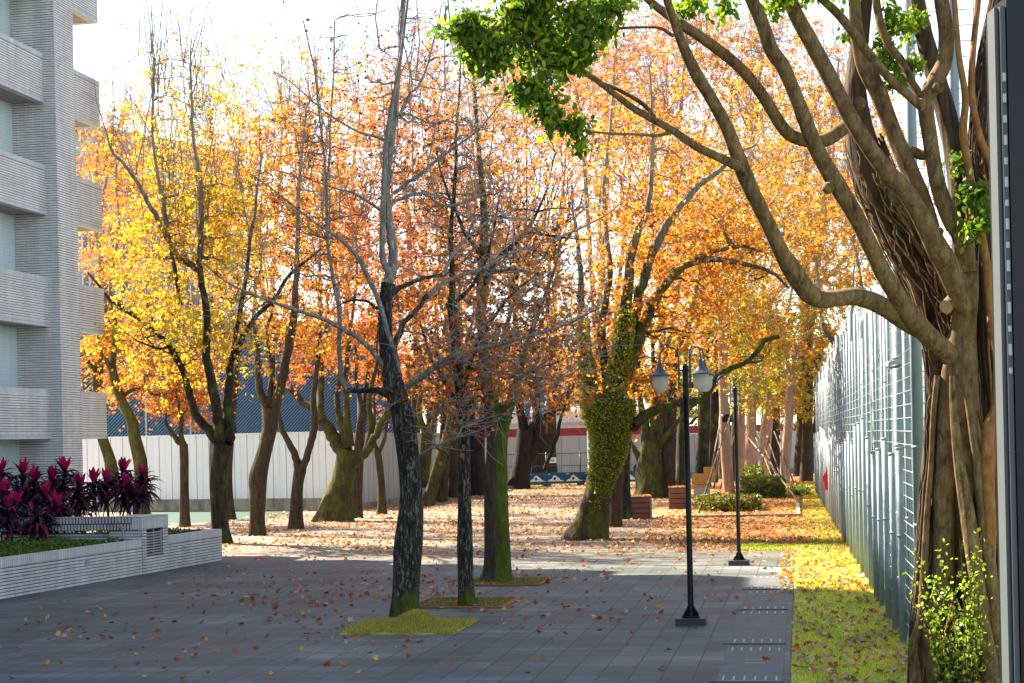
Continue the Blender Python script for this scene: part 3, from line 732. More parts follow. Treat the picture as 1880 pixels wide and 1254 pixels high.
# ================================================================== TREES
def lumpy(Pn, Rn, sides, seed, amp=.10, butt=0.0):
    """a trunk tube with an uneven, buttressed surface"""
    rg = np.random.default_rng(seed); k = len(Pn)
    mb = MB(); mb.tubes(Pn, Rn, sides)
    V = mb.v[0].reshape(k, sides, 3); th = np.arange(sides)*2*pi/sides
    sarc = np.concatenate([[0], np.cumsum(np.linalg.norm(np.diff(Pn, axis=0), axis=1))])
    f = np.zeros((k, sides))
    for i in range(7):
        m = rg.integers(1, 6); f += rg.normal()*np.sin(m*th[None]+rg.uniform(0, 6.3)+rg.uniform(-2.5, 2.5)*sarc[:, None])/1.9
    f = 1+amp*f*.5
    if butt:
        z = sarc[:, None]; ph = rg.uniform(0, 6.3); f += butt*np.exp(-z/.28)*np.maximum(0, np.sin(5*th[None]+ph))
    C = Pn[:, None, :]
    mb.v[0] = (C+(V-C)*f[:, :, None]).reshape(-1, 3)
    return mb
def curve_px(pts, Y, dY=0.0, m=5):
    k = len(pts); W = np.array([p[2] for p in pts], float)*Y/FPX/2
    Q = np.array([P(p[0], p[1], Y+dY*(i/(k-1))**1.2) for i, p in enumerate(pts)])
    C = catmull(np.column_stack([Q, W]), m); C[:, 3] = np.maximum(C[:, 3], .004)
    return C[:, :3], C[:, 3]
def attach(pool, T, pen=.8):
    Pp = pool[0]; out = np.empty(len(T), int)
    for i in range(0, len(T), 400):
        t = T[i:i+400]; D = np.linalg.norm(t[:, None]-Pp[None], axis=2)+pen*np.maximum(0, Pp[None, :, 2]-t[:, None, 2]+.1)
        out[i:i+400] = D.argmin(1)
    return out
def grow(pool, T, k, rad, rmax, upb, rg, wig=.035):
    i = attach(pool, T); P0 = pool[0][i]; T0 = pool[1][i]; r0 = pool[2][i]
    d = T-P0; L = np.linalg.norm(d, axis=1, keepdims=True)+1e-4; dn = d/L
    P1 = P0+(T0*.4+dn*.6)*L*.35; P2 = T-(dn*.7+np.array([0, 0, upb]))*L*.32
    t = np.linspace(0, 1, k)[None, :, None]
    C = (1-t)**3*P0[:, None]+3*(1-t)**2*t*P1[:, None]+3*(1-t)*t*t*P2[:, None]+t**3*T[:, None]
    C[:, 1:-1] += rg.normal(size=C[:, 1:-1].shape)*wig*L[:, None]
    rb = np.minimum(rad[0]+rad[1]*L[:, 0], r0*.75); rb = np.maximum(rb, rad[2])
    Rr = rb[:, None]+(rad[2]-rb)[:, None]*np.linspace(0, 1, k)[None]
    Tn = unit(np.gradient(C, axis=1))
    return C, Rr, Tn
def flatpool(C, Rr, Tn): return C[:, 1:].reshape(-1, 3), Tn[:, 1:].reshape(-1, 3), Rr[:, 1:].ravel()
def cat(*pools): return tuple(np.concatenate([p[i] for p in pools]) for i in range(3))
NLEAF = [0]
def tree(label, trunk, limbs=(), blobs=(), palette=('Y', 'YO', 'O'), n=(24, 150, 900), lpt=9, ls=.11, mats=('barkBrown', 'barkBrown', 'barkTwig'),
         group=None, name='tree', up=.25, butt=.25, sides=20, shape=LEAF3, fruit=0, hang=.35, leafmat='leaf', Y=None, cat_='tree', stub=(), amp=.11, shoots=0, shootz=3.0, twr=1.0, bm=None):
    seed = int(abs(trunk[0][0]*13+trunk[0][1]*7)) % 99991; rg = np.random.default_rng(seed)
    if Y is None: base = G(trunk[0][0], trunk[0][1]); Y = base[1]
    else: base = P(trunk[0][0], trunk[0][1], Y); base[2] = 0
    s = Y/FPX
    r = thing(name, base, label, cat_, group)
    C, Rr = curve_px(trunk, Y)
    C = np.vstack([C[0]-np.array([0, 0, .15]), C]); Rr = np.concatenate([[Rr[0]*1.02], Rr])
    mb = lumpy(C, Rr, sides, seed, amp, butt)
    if len(limbs) == 0: mb.f.append((mb.n-sides+np.arange(sides))[None]); mb.uv.append(None)
    mb.build('trunk', mats[0], r, smooth=True)
    pools = [(C[len(C)*6//10:], unit(np.gradient(C, axis=0))[len(C)*6//10:], Rr[len(C)*6//10:])]
    for li, lb in enumerate(limbs):
        dY = lb[0] if not isinstance(lb[0], (tuple, list)) else rg.uniform(-1.8, 1.8); pts = lb[1:] if not isinstance(lb[0], (tuple, list)) else lb
        lm = mats[1]
        if isinstance(pts[0], str): lm = pts[0]; pts = pts[1:]
        C2, R2 = curve_px(pts, Y, dY)
        C2[1:-1] += rg.normal(size=C2[1:-1].shape)*R2[1:-1, None]*.12
        q_ = np.linspace(0, 1, len(C2)); ph_ = rg.uniform(0, 6.3, 4); wv_ = min(1, (Y/62)**2); C2[:, 0] += wv_*(.07*np.sin(q_*pi)*np.sin(q_*9+ph_[0])+.035*q_*np.sin(q_*23+ph_[1])); C2[:, 1] += wv_*.1*np.sin(q_*pi)*np.sin(q_*8+ph_[2])
        R2 = R2*np.linspace(1, .72, len(R2))
        mb = lumpy(C2, R2, 10, seed+li+1, .10); mb.build('limb', lm, r, smooth=True)
        pools.append((C2[2:], unit(np.gradient(C2, axis=0))[2:], R2[2:]))
    pool0 = cat(*pools)
    if blobs:
        W = np.array([b[4] for b in blobs], float); W /= W.sum()
        Cb = np.array([P(b[0], b[1], Y+.9+(b[5] if len(b) > 5 else 0)) for b in blobs]); Rb = np.array([(b[2]*s, min(b[2]*s*.95, 4.5), b[3]*s) for b in blobs])
        LF = np.array([b[6] if len(b) > 6 else 1.0 for b in blobs])
        def pts_in(m, bi, p=.45):
            v = unit(rg.normal(size=(m, 3)))*rg.random((m, 1))**p; return Cb[bi]+v*Rb[bi]
        b1 = rg.choice(len(W), n[0], p=W); T1 = pts_in(n[0], b1, .4)
        C1, R1, N1 = grow(pool0, T1, 7, (.018, .012, .010), 0, up, rg)
        pool1 = cat(pool0, flatpool(C1, R1, N1))
        b2 = rg.choice(len(W), n[1], p=W); T2 = pts_in(n[1], b2)
        # uneven crown: pull many secondary ends towards clump centres
        cl = rg.integers(0, n[0], n[1]); same = rg.random(n[1]) < .55
        T2[same] = T1[cl[same]]+rg.normal(size=(same.sum(), 3))*np.minimum(Rb[b1[cl[same]]]*.30, 1.0); b2[same] = b1[cl[same]]
        C2, R2, N2 = grow(pool1, T2, 5, (.008, .007, .006), 0, up, rg, .045)
        pool2 = cat(flatpool(C1, R1, N1), flatpool(C2, R2, N2))
        c3 = rg.integers(0, n[1], n[2]); T3 = T2[c3]+rg.normal(size=(n[2], 3))*np.array([.55, .55, .45])+np.array([0, 0, .1])
        T3[:, 2] = np.maximum(T3[:, 2], 1.2)
        C3, R3, N3 = grow(pool2, T3, 4, (.005*twr, .004*twr, .004*twr), 0, up*.6, rg, .06)
        mb = MB(); mb.tubes(C1, R1, 6); mb.tubes(C2, R2, 5); mb.build('branches', bm or mats[1], r, smooth=True)
        mb = MB(); mb.tubes(C3, R3, 3)
        if shoots:                                  # straight pale shoots standing above the crown
            pz = pool1[0]; hi = np.argsort(pz[:, 2])[-len(pz)//2:]; i = rg.choice(hi, shoots); p = pz[i]; Ls = shootz*rg.uniform(.35, 1.1, (shoots, 1))
            d = unit(np.column_stack([rg.normal(size=(shoots, 2))*.16, np.ones(shoots)])); t = np.linspace(0, 1, 5)[None, :, None]
            Cs = p[:, None]+d[:, None]*Ls[:, None]*t; Cs[:, 1:] += np.cumsum(rg.normal(size=(shoots, 4, 3))*.05, 1)
            mb.tubes(Cs, np.linspace(.017, .005, 5)[None].repeat(shoots, 0), 4)
            q = 6; Ps = Cs[:, 1:4].reshape(-1, 3); dd = unit(rg.normal(size=Ps.shape)*np.array([1, 1, .4])+np.array([0, 0, .7])); Lq = rg.uniform(.25, .8, (len(Ps), 1))
            mb.tubes(Ps[:, None]+dd[:, None]*Lq[:, None]*np.linspace(0, 1, 3)[None, :, None], np.linspace(.007, .004, 3)[None].repeat(len(Ps), 0), 3)
        mb.build('twigs', mats[2], r)
        lf = LF[b2[c3]]; cnt = rg.poisson(lpt*lf*rg.gamma(1.6, 1/1.6, n[2])); idx = np.repeat(np.arange(n[2]), cnt); m = len(idx); NLEAF[0] += m
        if m:
            t = rg.uniform(.35, 1.05, m)*3; a = np.clip(t.astype(int), 0, 2); f = (t-a)[:, None]
            pos = C3[idx, a]*(1-f)+C3[idx, a+1]*f+rg.normal(size=(m, 3))*.075
            hue2 = rg.beta(1.3, 1.3, n[1]); z = (T2[:, 2]-T2[:, 2].min())/(np.ptp(T2[:, 2])+.1)
            hue = hue2[c3][idx]*.75+rg.random(m)*.35-.05
            mb = MB(); leaves(mb, pos, ls*rg.uniform(.6, 1.3, m), pal(palette, m, hue, rng=rg), shape, hang=hang, rng=rg); mb.build('crown', leafmat, r)
        if fruit:
            i = rg.integers(0, n[2], fruit); mb = MB()
            c = C3[i, -1]-np.array([0, 0, .06]); rr = rg.uniform(.018, .028, fruit)
            oc = np.array([(1, 0, 0), (-1, 0, 0), (0, 1, 0), (0, -1, 0), (0, 0, 1), (0, 0, -1)]); of = np.array([(0, 2, 4), (2, 1, 4), (1, 3, 4), (3, 0, 4), (2, 0, 5), (1, 2, 5), (3, 1, 5), (0, 3, 5)])
            V = c[:, None]+oc[None]*rr[:, None, None]; mb.add(V.reshape(-1, 3), (np.arange(fruit)[:, None, None]*6+of[None]).reshape(-1, 3)); mb.build('seed_balls', 'fruit', r)['kind'] = 'stuff'
    return r
GL = 'maple trees in the left row'
GM = 'maple trees of the shady middle'
mB = ('barkBrown', 'barkBrown', 'barkTwig'); mM = ('barkMossy', 'barkMossy', 'barkTwig'); mD = ('barkDark', 'barkDark', 'barkTwig'); mK = ('barkBlack', 'barkBlack', 'barkTwig')

# --- the bare grey tree in front
tree('bare grey barked tree on a grassy mound, nearest of the plaza trees', [(744, 1130, 56), (746, 1080, 49), (749, 1000, 54), (756, 920, 44), (752, 850, 41), (744, 790, 42), (733, 740, 38), (722, 705, 38), (712, 660, 29), (708, 600, 25), (709, 550, 24), (714, 520, 25)],
  [(.5, 'barkPale', (709, 535, 19.7), (722, 470, 18.0), (714, 390, 18.0), (712, 320, 17.2), (722, 220, 14.8), (732, 110, 12.3), (741, 0, 9.8), (748, -120, 6.6)),
   (-.6, 'barkPale', (714, 500, 16.4), (702, 470, 12.3), (704, 360, 11.5), (712, 250, 10.7), (728, 150, 9.0), (744, 40, 6.6), (752, -60, 4.9)),
   (-1.5, 'barkPale', (716, 692, 13.9), (691, 655, 9.8), (660, 623, 9.8), (620, 599, 9.0), (584, 581, 8.2), (537, 567, 7.4), (481, 547, 5.7), (421, 521, 4.1), (374, 483, 3.3)),
   (-.6, 'barkPale', (733, 692, 13.1), (726, 650, 11.5), (715, 623, 10.7), (700, 571, 10.7), (683, 527, 10.7), (660, 476, 9.0), (626, 440, 7.4), (576, 406, 5.7), (500, 348, 4.1), (460, 320, 2.5)),
   (.8, (714, 722, 16.4), (690, 716, 12.3), (660, 718, 11.5), (636, 716, 12.3)),
   (.9, 'barkPale', (640, 716, 12.3), (628, 695, 10.7), (622, 639, 9.0), (622, 579, 9.0), (612, 515, 7.4), (601, 440, 7.4), (601, 383, 6.6), (600, 325, 5.7), (586, 214, 4.9), (577, 126, 4.1), (557, 38, 3.3)),
   (1.2, 'barkPale', (602, 330, 4.9), (606, 260, 4.1), (609, 191, 4.1), (615, 38, 3.3)),
   (-1.8, 'barkPale', (738, 715, 13.1), (779, 687, 12.3), (811, 663, 9.8), (859, 645, 9.0), (907, 635, 8.2), (955, 621, 6.6), (1040, 595, 5.7), (1100, 565, 3.3)),
   (1.5, (722, 640, 13.9), (738, 600, 12.3), (755, 579, 11.5), (787, 540, 11.5)),
   (1.9, 'barkPale', (785, 543, 10.7), (819, 516, 8.2), (883, 494, 7.4), (923, 472, 6.6), (979, 452, 5.7), (1040, 430, 5.7), (1110, 395, 4.1), (1170, 350, 2.5)),
   (2.0, (713, 545, 12.3), (735, 528, 10.7), (770, 513, 9.8), (819, 504, 8.2)),
   (2.0, 'barkPale', (812, 506, 7.4), (835, 460, 6.6), (871, 425, 5.7), (915, 400, 4.9), (985, 405, 3.3), (1040, 400, 2.5)),
   (-1.0, 'barkPale', (722, 355, 7.4), (768, 322, 6.6), (806, 291, 5.7), (845, 264, 4.9), (883, 234, 4.1), (921, 184, 3.3), (950, 140, 2.0)),
   (-.8, 'barkPale', (716, 262, 6.6), (690, 250, 5.7), (665, 245, 4.9), (626, 226, 4.1), (584, 195, 3.3), (538, 153, 2.5), (500, 130, 2.0)),
   (.7, 'barkPale', (734, 212, 6.6), (752, 175, 5.7), (768, 153, 4.9), (791, 100, 4.1), (810, 11, 3.3)),
   (.5, 'barkPale', (722, 370, 6.6), (776, 354, 5.7), (814, 377, 4.9), (852, 371, 4.1), (900, 350, 2.5)),
   (.5, 'barkPale', (704, 390, 6.6), (653, 356, 4.9), (622, 348, 4.1), (570, 330, 2.5)),
   (-2.2, 'barkPale', (760, 845, 6.6), (790, 825, 4.9), (850, 800, 4.1), (903, 780, 3.3), (950, 740, 2.5)),
   (-1.2, 'barkPale', (790, 680, 7.4), (840, 662, 5.7), (900, 680, 4.9), (970, 692, 4.1), (1040, 690, 3.3), (1080, 660, 2.0)),
   (1.1, (720, 560, 8.2), (690, 565, 6.6), (672, 553, 5.7), (640, 553, 4.1), (600, 575, 2.5))],
  [(640, 470, 150, 120, 1, 0, .10), (560, 330, 120, 160, .8, 0, .12), (800, 320, 150, 180, 1, 0, .25), (740, 120, 130, 160, .9, 0, .12), (930, 480, 140, 100, 1, 0, .35), (890, 640, 150, 80, 1.7, -.5, 1.3), (980, 690, 110, 60, 1.3, -1, 1.5), (830, 730, 90, 60, .9, -1, 1.3), (1010, 590, 100, 80, .9, -1, .9), (480, 540, 110, 60, .5, -1, .1)],
  ('Rd', 'OR', 'OR', 'PK', 'O'), n=(100, 650, 2900), lpt=1.0, ls=.085, mats=('barkA', 'barkA', 'barkTwigPale'), bm='barkPale', fruit=900, butt=.12, sides=28, up=.1, shape=LEAF5, shoots=30, shootz=2.5, twr=.72)
# --- slim and green trunks behind it
tree('slim dark trunk standing in the brick edged square pit', [(857, 1112, 37), (855, 1085, 31), (853, 1000, 29), (852, 920, 24), (852, 850, 22), (851, 780, 21), (843, 700, 19), (836, 640, 18), (832, 585, 18), (826, 555, 17)],
  [(.6, (828, 565, 15), (830, 512, 12), (828, 440, 10), (836, 340, 8), (840, 200, 6), (848, 60, 4)), (-.8, (846, 720, 11), (870, 650, 9), (900, 590, 8), (940, 540, 6), (990, 500, 4)), (1, (850, 760, 9), (815, 700, 8), (790, 650, 6), (770, 590, 4)), (1.2, (832, 560, 9), (870, 520, 7), (900, 450, 6), (920, 350, 4))],
  [(850, 330, 120, 230, 2, 0, .55), (930, 560, 110, 100, 1, 0, .9), (800, 600, 80, 90, .8, 0, .8)], ('OR', 'O', 'YO', 'O'), n=(36, 190, 850), lpt=1.6, ls=.095, mats=('barkA', 'barkDark', 'barkTwigPale'), bm='barkPale', fruit=250, butt=.1, shape=LEAF5)
tree('straight trunk coated in bright green moss on its right side', [(913, 1068, 64), (913, 1045, 49), (912, 980, 46), (911, 900, 44), (912, 830, 40), (913, 795, 41), (911, 765, 36), (907, 740, 26)],
  [(.5, 'barkGreen', (909, 785, 36), (905, 750, 30), (897, 705, 25), (890, 640, 23), (884, 560, 22), (884, 480, 20), (888, 400, 17), (880, 300, 12), (872, 180, 9), (868, 60, 6)), (-1, 'barkGreen', (916, 805, 30), (926, 770, 27), (946, 710, 19), (962, 650, 14), (985, 590, 11), (1010, 520, 8), (1030, 440, 6)), (1.4, (888, 520, 12), (920, 470, 10), (960, 430, 8), (1000, 360, 6), (1020, 280, 4)), (-.8, (886, 470, 10), (850, 420, 8), (820, 350, 6), (800, 270, 4))],
  [(880, 260, 130, 200, 2, 0, .8), (980, 430, 120, 130, 1.4, 0, 1), (960, 640, 120, 90, 1.8, 0, 1.2), (850, 690, 90, 70, 1, 0, 1), (800, 420, 100, 130, 1, 0, .9)], ('OR', 'O', 'YO', 'O'), n=(36, 200, 1000), lpt=2.0, ls=.10, mats=('barkGreen', 'barkDark', 'barkTwigPale'), bm='barkBrown', fruit=200, butt=.35, shape=LEAF5)

# --- left row
tree('leftmost mossy trunk leaning out from behind the balcony', [(208, 890, 26), (205, 862, 24), (200, 838, 21), (189, 805, 19), (183, 770, 18), (179, 704, 18), (183, 665, 18), (187, 640, 17)],
  [(1, (187, 645, 14), (190, 560, 12), (185, 470, 10), (175, 380, 8), (178, 280, 6)), (-1, (181, 690, 9), (165, 665, 8), (150, 640, 6)), (-.5, (186, 650, 10), (215, 560, 9), (245, 480, 7), (262, 400, 5))],
  [(190, 450, 90, 170, 1), (190, 650, 70, 60, .8), (230, 300, 80, 110, .5)], ('YO', 'O', 'Y', 'OR'), n=(24, 130, 804), lpt=9.2, mats=mM, group=GL, Y=70)
tree('thin trunk leaning left behind the right clump of cordylines', [(262, 955, 26), (259, 900, 24), (258, 850, 24), (247, 800, 22), (243, 775, 20), (224, 737, 18), (211, 699, 16), (204, 670, 15)],
  [(.8, (206, 678, 11), (210, 600, 10), (205, 520, 8), (215, 420, 7), (212, 300, 5)), (1.5, (222, 730, 8), (250, 712, 8), (285, 724, 6), (310, 722, 5), (340, 700, 3)), (-1, (208, 685, 9), (190, 655, 8), (178, 600, 6))],
  [(240, 420, 100, 190, 1.4), (290, 700, 90, 70, 1.1, 0, 1), (210, 640, 70, 70, .8)], ('YO', 'O', 'YO', 'Y'), n=(26, 150, 919), lpt=9.2, mats=mM, group=GL, Y=64)
tree('short pollarded trunk with a stubby fork before the white hoarding', [(340, 968, 21), (339, 930, 17), (338, 849, 17), (337, 815, 15)],
  [(.5, (337, 818, 11), (325, 808, 11), (315, 797, 10), (308, 778, 7), (300, 740, 4)), (-.5, (337, 820, 12), (334, 795, 10), (329, 765, 9), (326, 730, 5), (330, 680, 3))],
  [(325, 700, 95, 80, 1)], ('OR', 'O', 'YO'), n=(20, 100, 650), lpt=8.0, mats=mB, group=GL)
tree('dark many forked tree with the brightest yellow crown in the left row', [(406, 998, 40), (403, 965, 32), (400, 890, 30), (402, 850, 34), (408, 815, 44)],
  [(-0.8, (402, 822, 24), (391, 800, 18), (365, 766, 17), (348, 716, 15), (332, 675, 14), (292, 616, 12), (223, 565, 10), (201, 547, 8), (160, 500, 5)),
   (-2.0, (407, 820, 26), (399, 780, 22), (394, 737, 21), (384, 675, 20), (382, 633, 18), (374, 547, 16), (366, 490, 15)),
   (-2.3, (367, 497, 13), (345, 482, 12), (331, 474, 11), (309, 440, 10), (283, 395, 10), (270, 375, 9), (250, 335, 9), (228, 300, 8), (206, 276, 6), (190, 230, 4)),
   (-1.8, (366, 495, 11), (369, 440, 10), (366, 345, 10), (358, 260, 7), (352, 160, 5), (350, 70, 3)),
   (0.0, (416, 815, 24), (424, 790, 22), (420, 740, 20), (419, 708, 18), (425, 660, 15), (460, 590, 12), (507, 547, 10), (537, 500, 8), (589, 457, 6)),
   (-0.4, (332, 560, 8), (309, 430, 9), (298, 350, 8), (282, 289, 7), (279, 203, 5), (285, 100, 3)),
   (-2.6, (428, 650, 10), (442, 560, 9), (455, 470, 8), (470, 380, 6), (480, 280, 4)), (-2.9, (345, 705, 8), (320, 640, 7), (290, 640, 6), (250, 625, 4))],
  [(330, 590, 130, 95, 1.4, -.5), (410, 500, 120, 110, 1.5, -.5), (300, 440, 120, 110, 1.3), (430, 640, 90, 60, .9, -1), (300, 280, 110, 110, .9, 0, .7), (400, 250, 110, 130, .8, 0, .6), (380, 390, 120, 90, 1.2), (340, 130, 120, 100, .5, 0, .3)],
  ('Y', 'Y', 'Y', 'YG', 'YO'), n=(60, 420, 2415), lpt=8.6, mats=mD, group=GL, butt=.3, shoots=110, shootz=4)
tree('thin straight trunk half hidden behind the dark many forked tree', [(423, 955, 20), (421, 925, 17), (419, 860, 15), (424, 780, 14), (432, 700, 12)], [(1, (432, 705, 9), (440, 600, 8), (436, 480, 6), (445, 340, 4))], [(430, 420, 70, 180, 1, 0, .8)], ('YO', 'O'), n=(14, 80, 459), lpt=9.2, mats=mB, group=GL)
tree('smooth brown trunk with a knee shaped bulge and a high fork', [(472, 983, 32), (472, 950, 28), (473, 905, 31), (474, 873, 34), (484, 835, 28), (495, 788, 28), (497, 750, 32)],
  [(.7, (490, 755, 18), (478, 712, 15), (471, 665, 12), (466, 590, 10), (470, 500, 8), (450, 400, 6)), (-.7, (502, 752, 22), (519, 700, 19), (530, 640, 18), (537, 590, 16), (541, 520, 13), (545, 440, 10), (552, 330, 7), (560, 200, 5)), (.4, (496, 745, 12), (497, 690, 10), (492, 630, 9), (500, 560, 6))],
  [(490, 570, 100, 90, 1.2), (530, 420, 110, 110, 1.3), (470, 330, 100, 130, 1, 0, .8), (560, 260, 90, 130, .9, 0, .7), (470, 140, 110, 110, .4, 0, .2)], ('YO', 'Y', 'O', 'YO'), n=(40, 260, 1724), lpt=9.8, mats=mB, group=GL, shoots=50, shootz=4.5)
tree('dark red brown trunk forking into a clean Y before the hoarding', [(544, 971, 30), (544, 940, 25), (546, 890, 22), (551, 860, 24)],
  [(.5, (549, 868, 15), (539, 832, 14), (524, 795, 12), (512, 765, 11), (500, 700, 8), (505, 620, 6)), (-.5, (553, 866, 17), (566, 825, 14), (578, 785, 15), (579, 735, 13), (583, 676, 11), (587, 595, 10), (583, 500, 8), (590, 380, 6), (600, 240, 4))],
  [(570, 600, 90, 90, 1, 0, .9), (600, 450, 100, 120, 1.2), (590, 280, 100, 140, 1, 0, .8), (590, 120, 100, 90, .35, 0, .25)], ('O', 'YO', 'OR', 'O'), n=(36, 220, 1380), lpt=9.2, mats=mB, group=GL)
tree('stout mossy trunk with a broad leaning base and cup of upright limbs', [(613, 957, 70), (617, 930, 56), (630, 880, 44), (637, 845, 44), (640, 825, 50)],
  [(.8, (630, 832, 26), (610, 800, 25), (592, 772, 22), (575, 750, 18), (552, 735, 15), (533, 712, 12)), (.5, (636, 825, 22), (628, 790, 15), (622, 745, 13), (622, 690, 10), (630, 600, 7)), (-.4, (642, 820, 20), (636, 770, 15), (634, 720, 13), (638, 670, 11), (650, 560, 8), (655, 430, 6)),
   (-1, (648, 850, 22), (662, 838, 18), (684, 810, 17), (702, 780, 15), (712, 750, 12), (716, 690, 9)), (1, (592, 772, 14), (588, 720, 12), (594, 660, 10), (600, 560, 8)), (-.6, (672, 825, 13), (682, 780, 12), (680, 730, 10), (690, 650, 7), (700, 520, 5))],
  [(600, 640, 110, 70, 1), (680, 560, 110, 90, 1.2), (650, 400, 120, 140, 1.3), (690, 250, 110, 130, 1, 0, .8)], ('O', 'OR', 'YO', 'O'), n=(40, 240, 1494), lpt=9.8, mats=mM, group=GL, butt=.3)
tree('plain grey brown trunk close behind the stout mossy one', [(655, 951, 24), (655, 920, 21), (657, 860, 20), (661, 800, 18), (667, 753, 16)], [(1, (667, 758, 11), (676, 690, 9), (700, 600, 8), (715, 470, 6), (720, 300, 4)), (-.5, (666, 760, 10), (655, 690, 8), (650, 600, 6))],
  [(720, 520, 100, 110, 1), (740, 330, 110, 140, 1), (720, 150, 100, 100, .6, 0, .6)], ('O', 'OR', 'Rd', 'YO'), n=(30, 180, 1150), lpt=9.2, mats=mB, group=GL)
tree('short slender trunk standing alone right of the stout mossy one', [(701, 944, 20), (701, 925, 16), (700, 890, 14), (696, 850, 13), (692, 825, 13)], [(.5, (693, 830, 9), (684, 790, 7), (690, 730, 5), (700, 650, 3)), (-.5, (694, 835, 8), (712, 780, 6), (730, 720, 4))], [(710, 680, 70, 70, 1)], ('OR', 'O', 'BR'), n=(16, 70, 402), lpt=8.0, mats=mB, group=GL)
# --- shady middle
tree('yellow mossed trunk leaning right, left of the pair behind the slim trunk', [(781, 890, 24), (777, 870, 22), (780, 845, 22), (783, 815, 22), (786, 790, 26)], [(.6, (782, 800, 14), (772, 760, 12), (770, 700, 9), (760, 600, 7)), (-.6, (790, 800, 13), (802, 750, 11), (810, 680, 9), (815, 560, 7), (800, 420, 5))], [(790, 560, 110, 110, 1), (780, 380, 120, 140, 1.2), (800, 200, 110, 120, .9, 0, .8)], ('O', 'O', 'YO', 'YO'), n=(34, 200, 1265), lpt=9.8, mats=mM, group=GM, Y=84)
tree('slanted bright moss trunk leaning right with a sawn side stub', [(786, 929, 26), (791, 905, 22), (799, 876, 21), (810, 840, 20), (818, 812, 19), (823, 790, 18)], [(.8, (822, 797, 13), (830, 740, 11), (835, 650, 9), (845, 520, 7), (850, 380, 5)), (-.8, (812, 830, 8), (800, 818, 7), (795, 805, 6), (780, 760, 4))], [(830, 690, 110, 70, 1), (840, 560, 110, 110, 1), (860, 380, 120, 150, 1.2), (850, 180, 120, 120, 1, 0, .8)], ('O', 'YO', 'O', 'O'), n=(34, 200, 1380), lpt=9.8, mats=mM, group=GM)
tree('dull brown trunk right behind the slanted bright moss trunk', [(810, 922, 26), (812, 890, 22), (815, 840, 21), (818, 780, 20)], [(.6, (818, 790, 13), (808, 700, 11), (800, 560, 8)), (-.6, (819, 790, 12), (840, 690, 9), (870, 580, 7))], [(830, 470, 120, 150, 1), (900, 300, 120, 150, 1)], ('O', 'O', 'YO'), n=(26, 150, 1035), lpt=9.2, mats=mB, group=GM)
tree('grey trunk in shade between slim trunk and the hoarding end', [(836, 913, 28), (836, 880, 24), (832, 840, 24), (831, 790, 22), (834, 730, 20)], [(.6, (834, 735, 13), (820, 620, 10), (830, 480, 7)), (-.6, (836, 735, 12), (870, 640, 9), (900, 500, 7))], [(900, 500, 130, 140, 1), (930, 250, 140, 180, 1.3, 0, .9)], ('O', 'O', 'YO', 'YO'), n=(30, 180, 1265), lpt=9.2, mats=mB, group=GM)
tree('broad nearly black trunk left of the green sided tree', [(877, 912, 40), (876, 880, 34), (874, 830, 32), (874, 780, 32)], [(.6, (870, 790, 18), (850, 690, 13), (845, 560, 9)), (-.6, (880, 790, 17), (905, 690, 13), (940, 560, 9))], [(920, 680, 110, 70, 1), (930, 450, 130, 140, 1), (980, 230, 150, 180, 1.3, 0, .9)], ('O', 'O', 'YO', 'YO'), n=(30, 180, 1265), lpt=9.2, mats=mK, group=GM, Y=94)
tree('black double stemmed tree leaning in front of the red topped wall', [(952, 898, 46), (955, 870, 36), (962, 830, 34), (966, 790, 36)], [(.6, (962, 800, 22), (955, 740, 17), (945, 640, 12), (950, 500, 8)), (-.4, (968, 805, 24), (990, 770, 18), (1012, 758, 12), (1030, 745, 10), (1060, 700, 7)), (-.8, (972, 845, 17), (985, 815, 19), (988, 780, 19), (985, 720, 15), (990, 600, 10)), (1.0, (1000, 862, 8), (1012, 830, 8), (1024, 790, 8), (1035, 755, 7), (1050, 690, 5))],
  [(1000, 670, 130, 80, 1.6), (1040, 470, 140, 140, 1.2), (1050, 250, 150, 180, 1.3, 0, .8)], ('O', 'O', 'YO', 'YO'), n=(34, 220, 1494), lpt=9.2, mats=mK, group=GM)
tree('black second trunk close behind the double stemmed dark tree', [(988, 892, 30), (985, 850, 26), (990, 800, 28), (990, 750, 26)], [(.6, (990, 760, 16), (1000, 640, 11), (1010, 480, 8)), (-.6, (986, 755, 14), (960, 660, 10), (940, 540, 7))], [(1000, 420, 140, 150, 1), (1080, 200, 150, 160, 1, 0, .7)], ('O', 'YO', 'O', 'PK'), n=(28, 160, 1150), lpt=9.2, mats=mK, group=GM, Y=112)

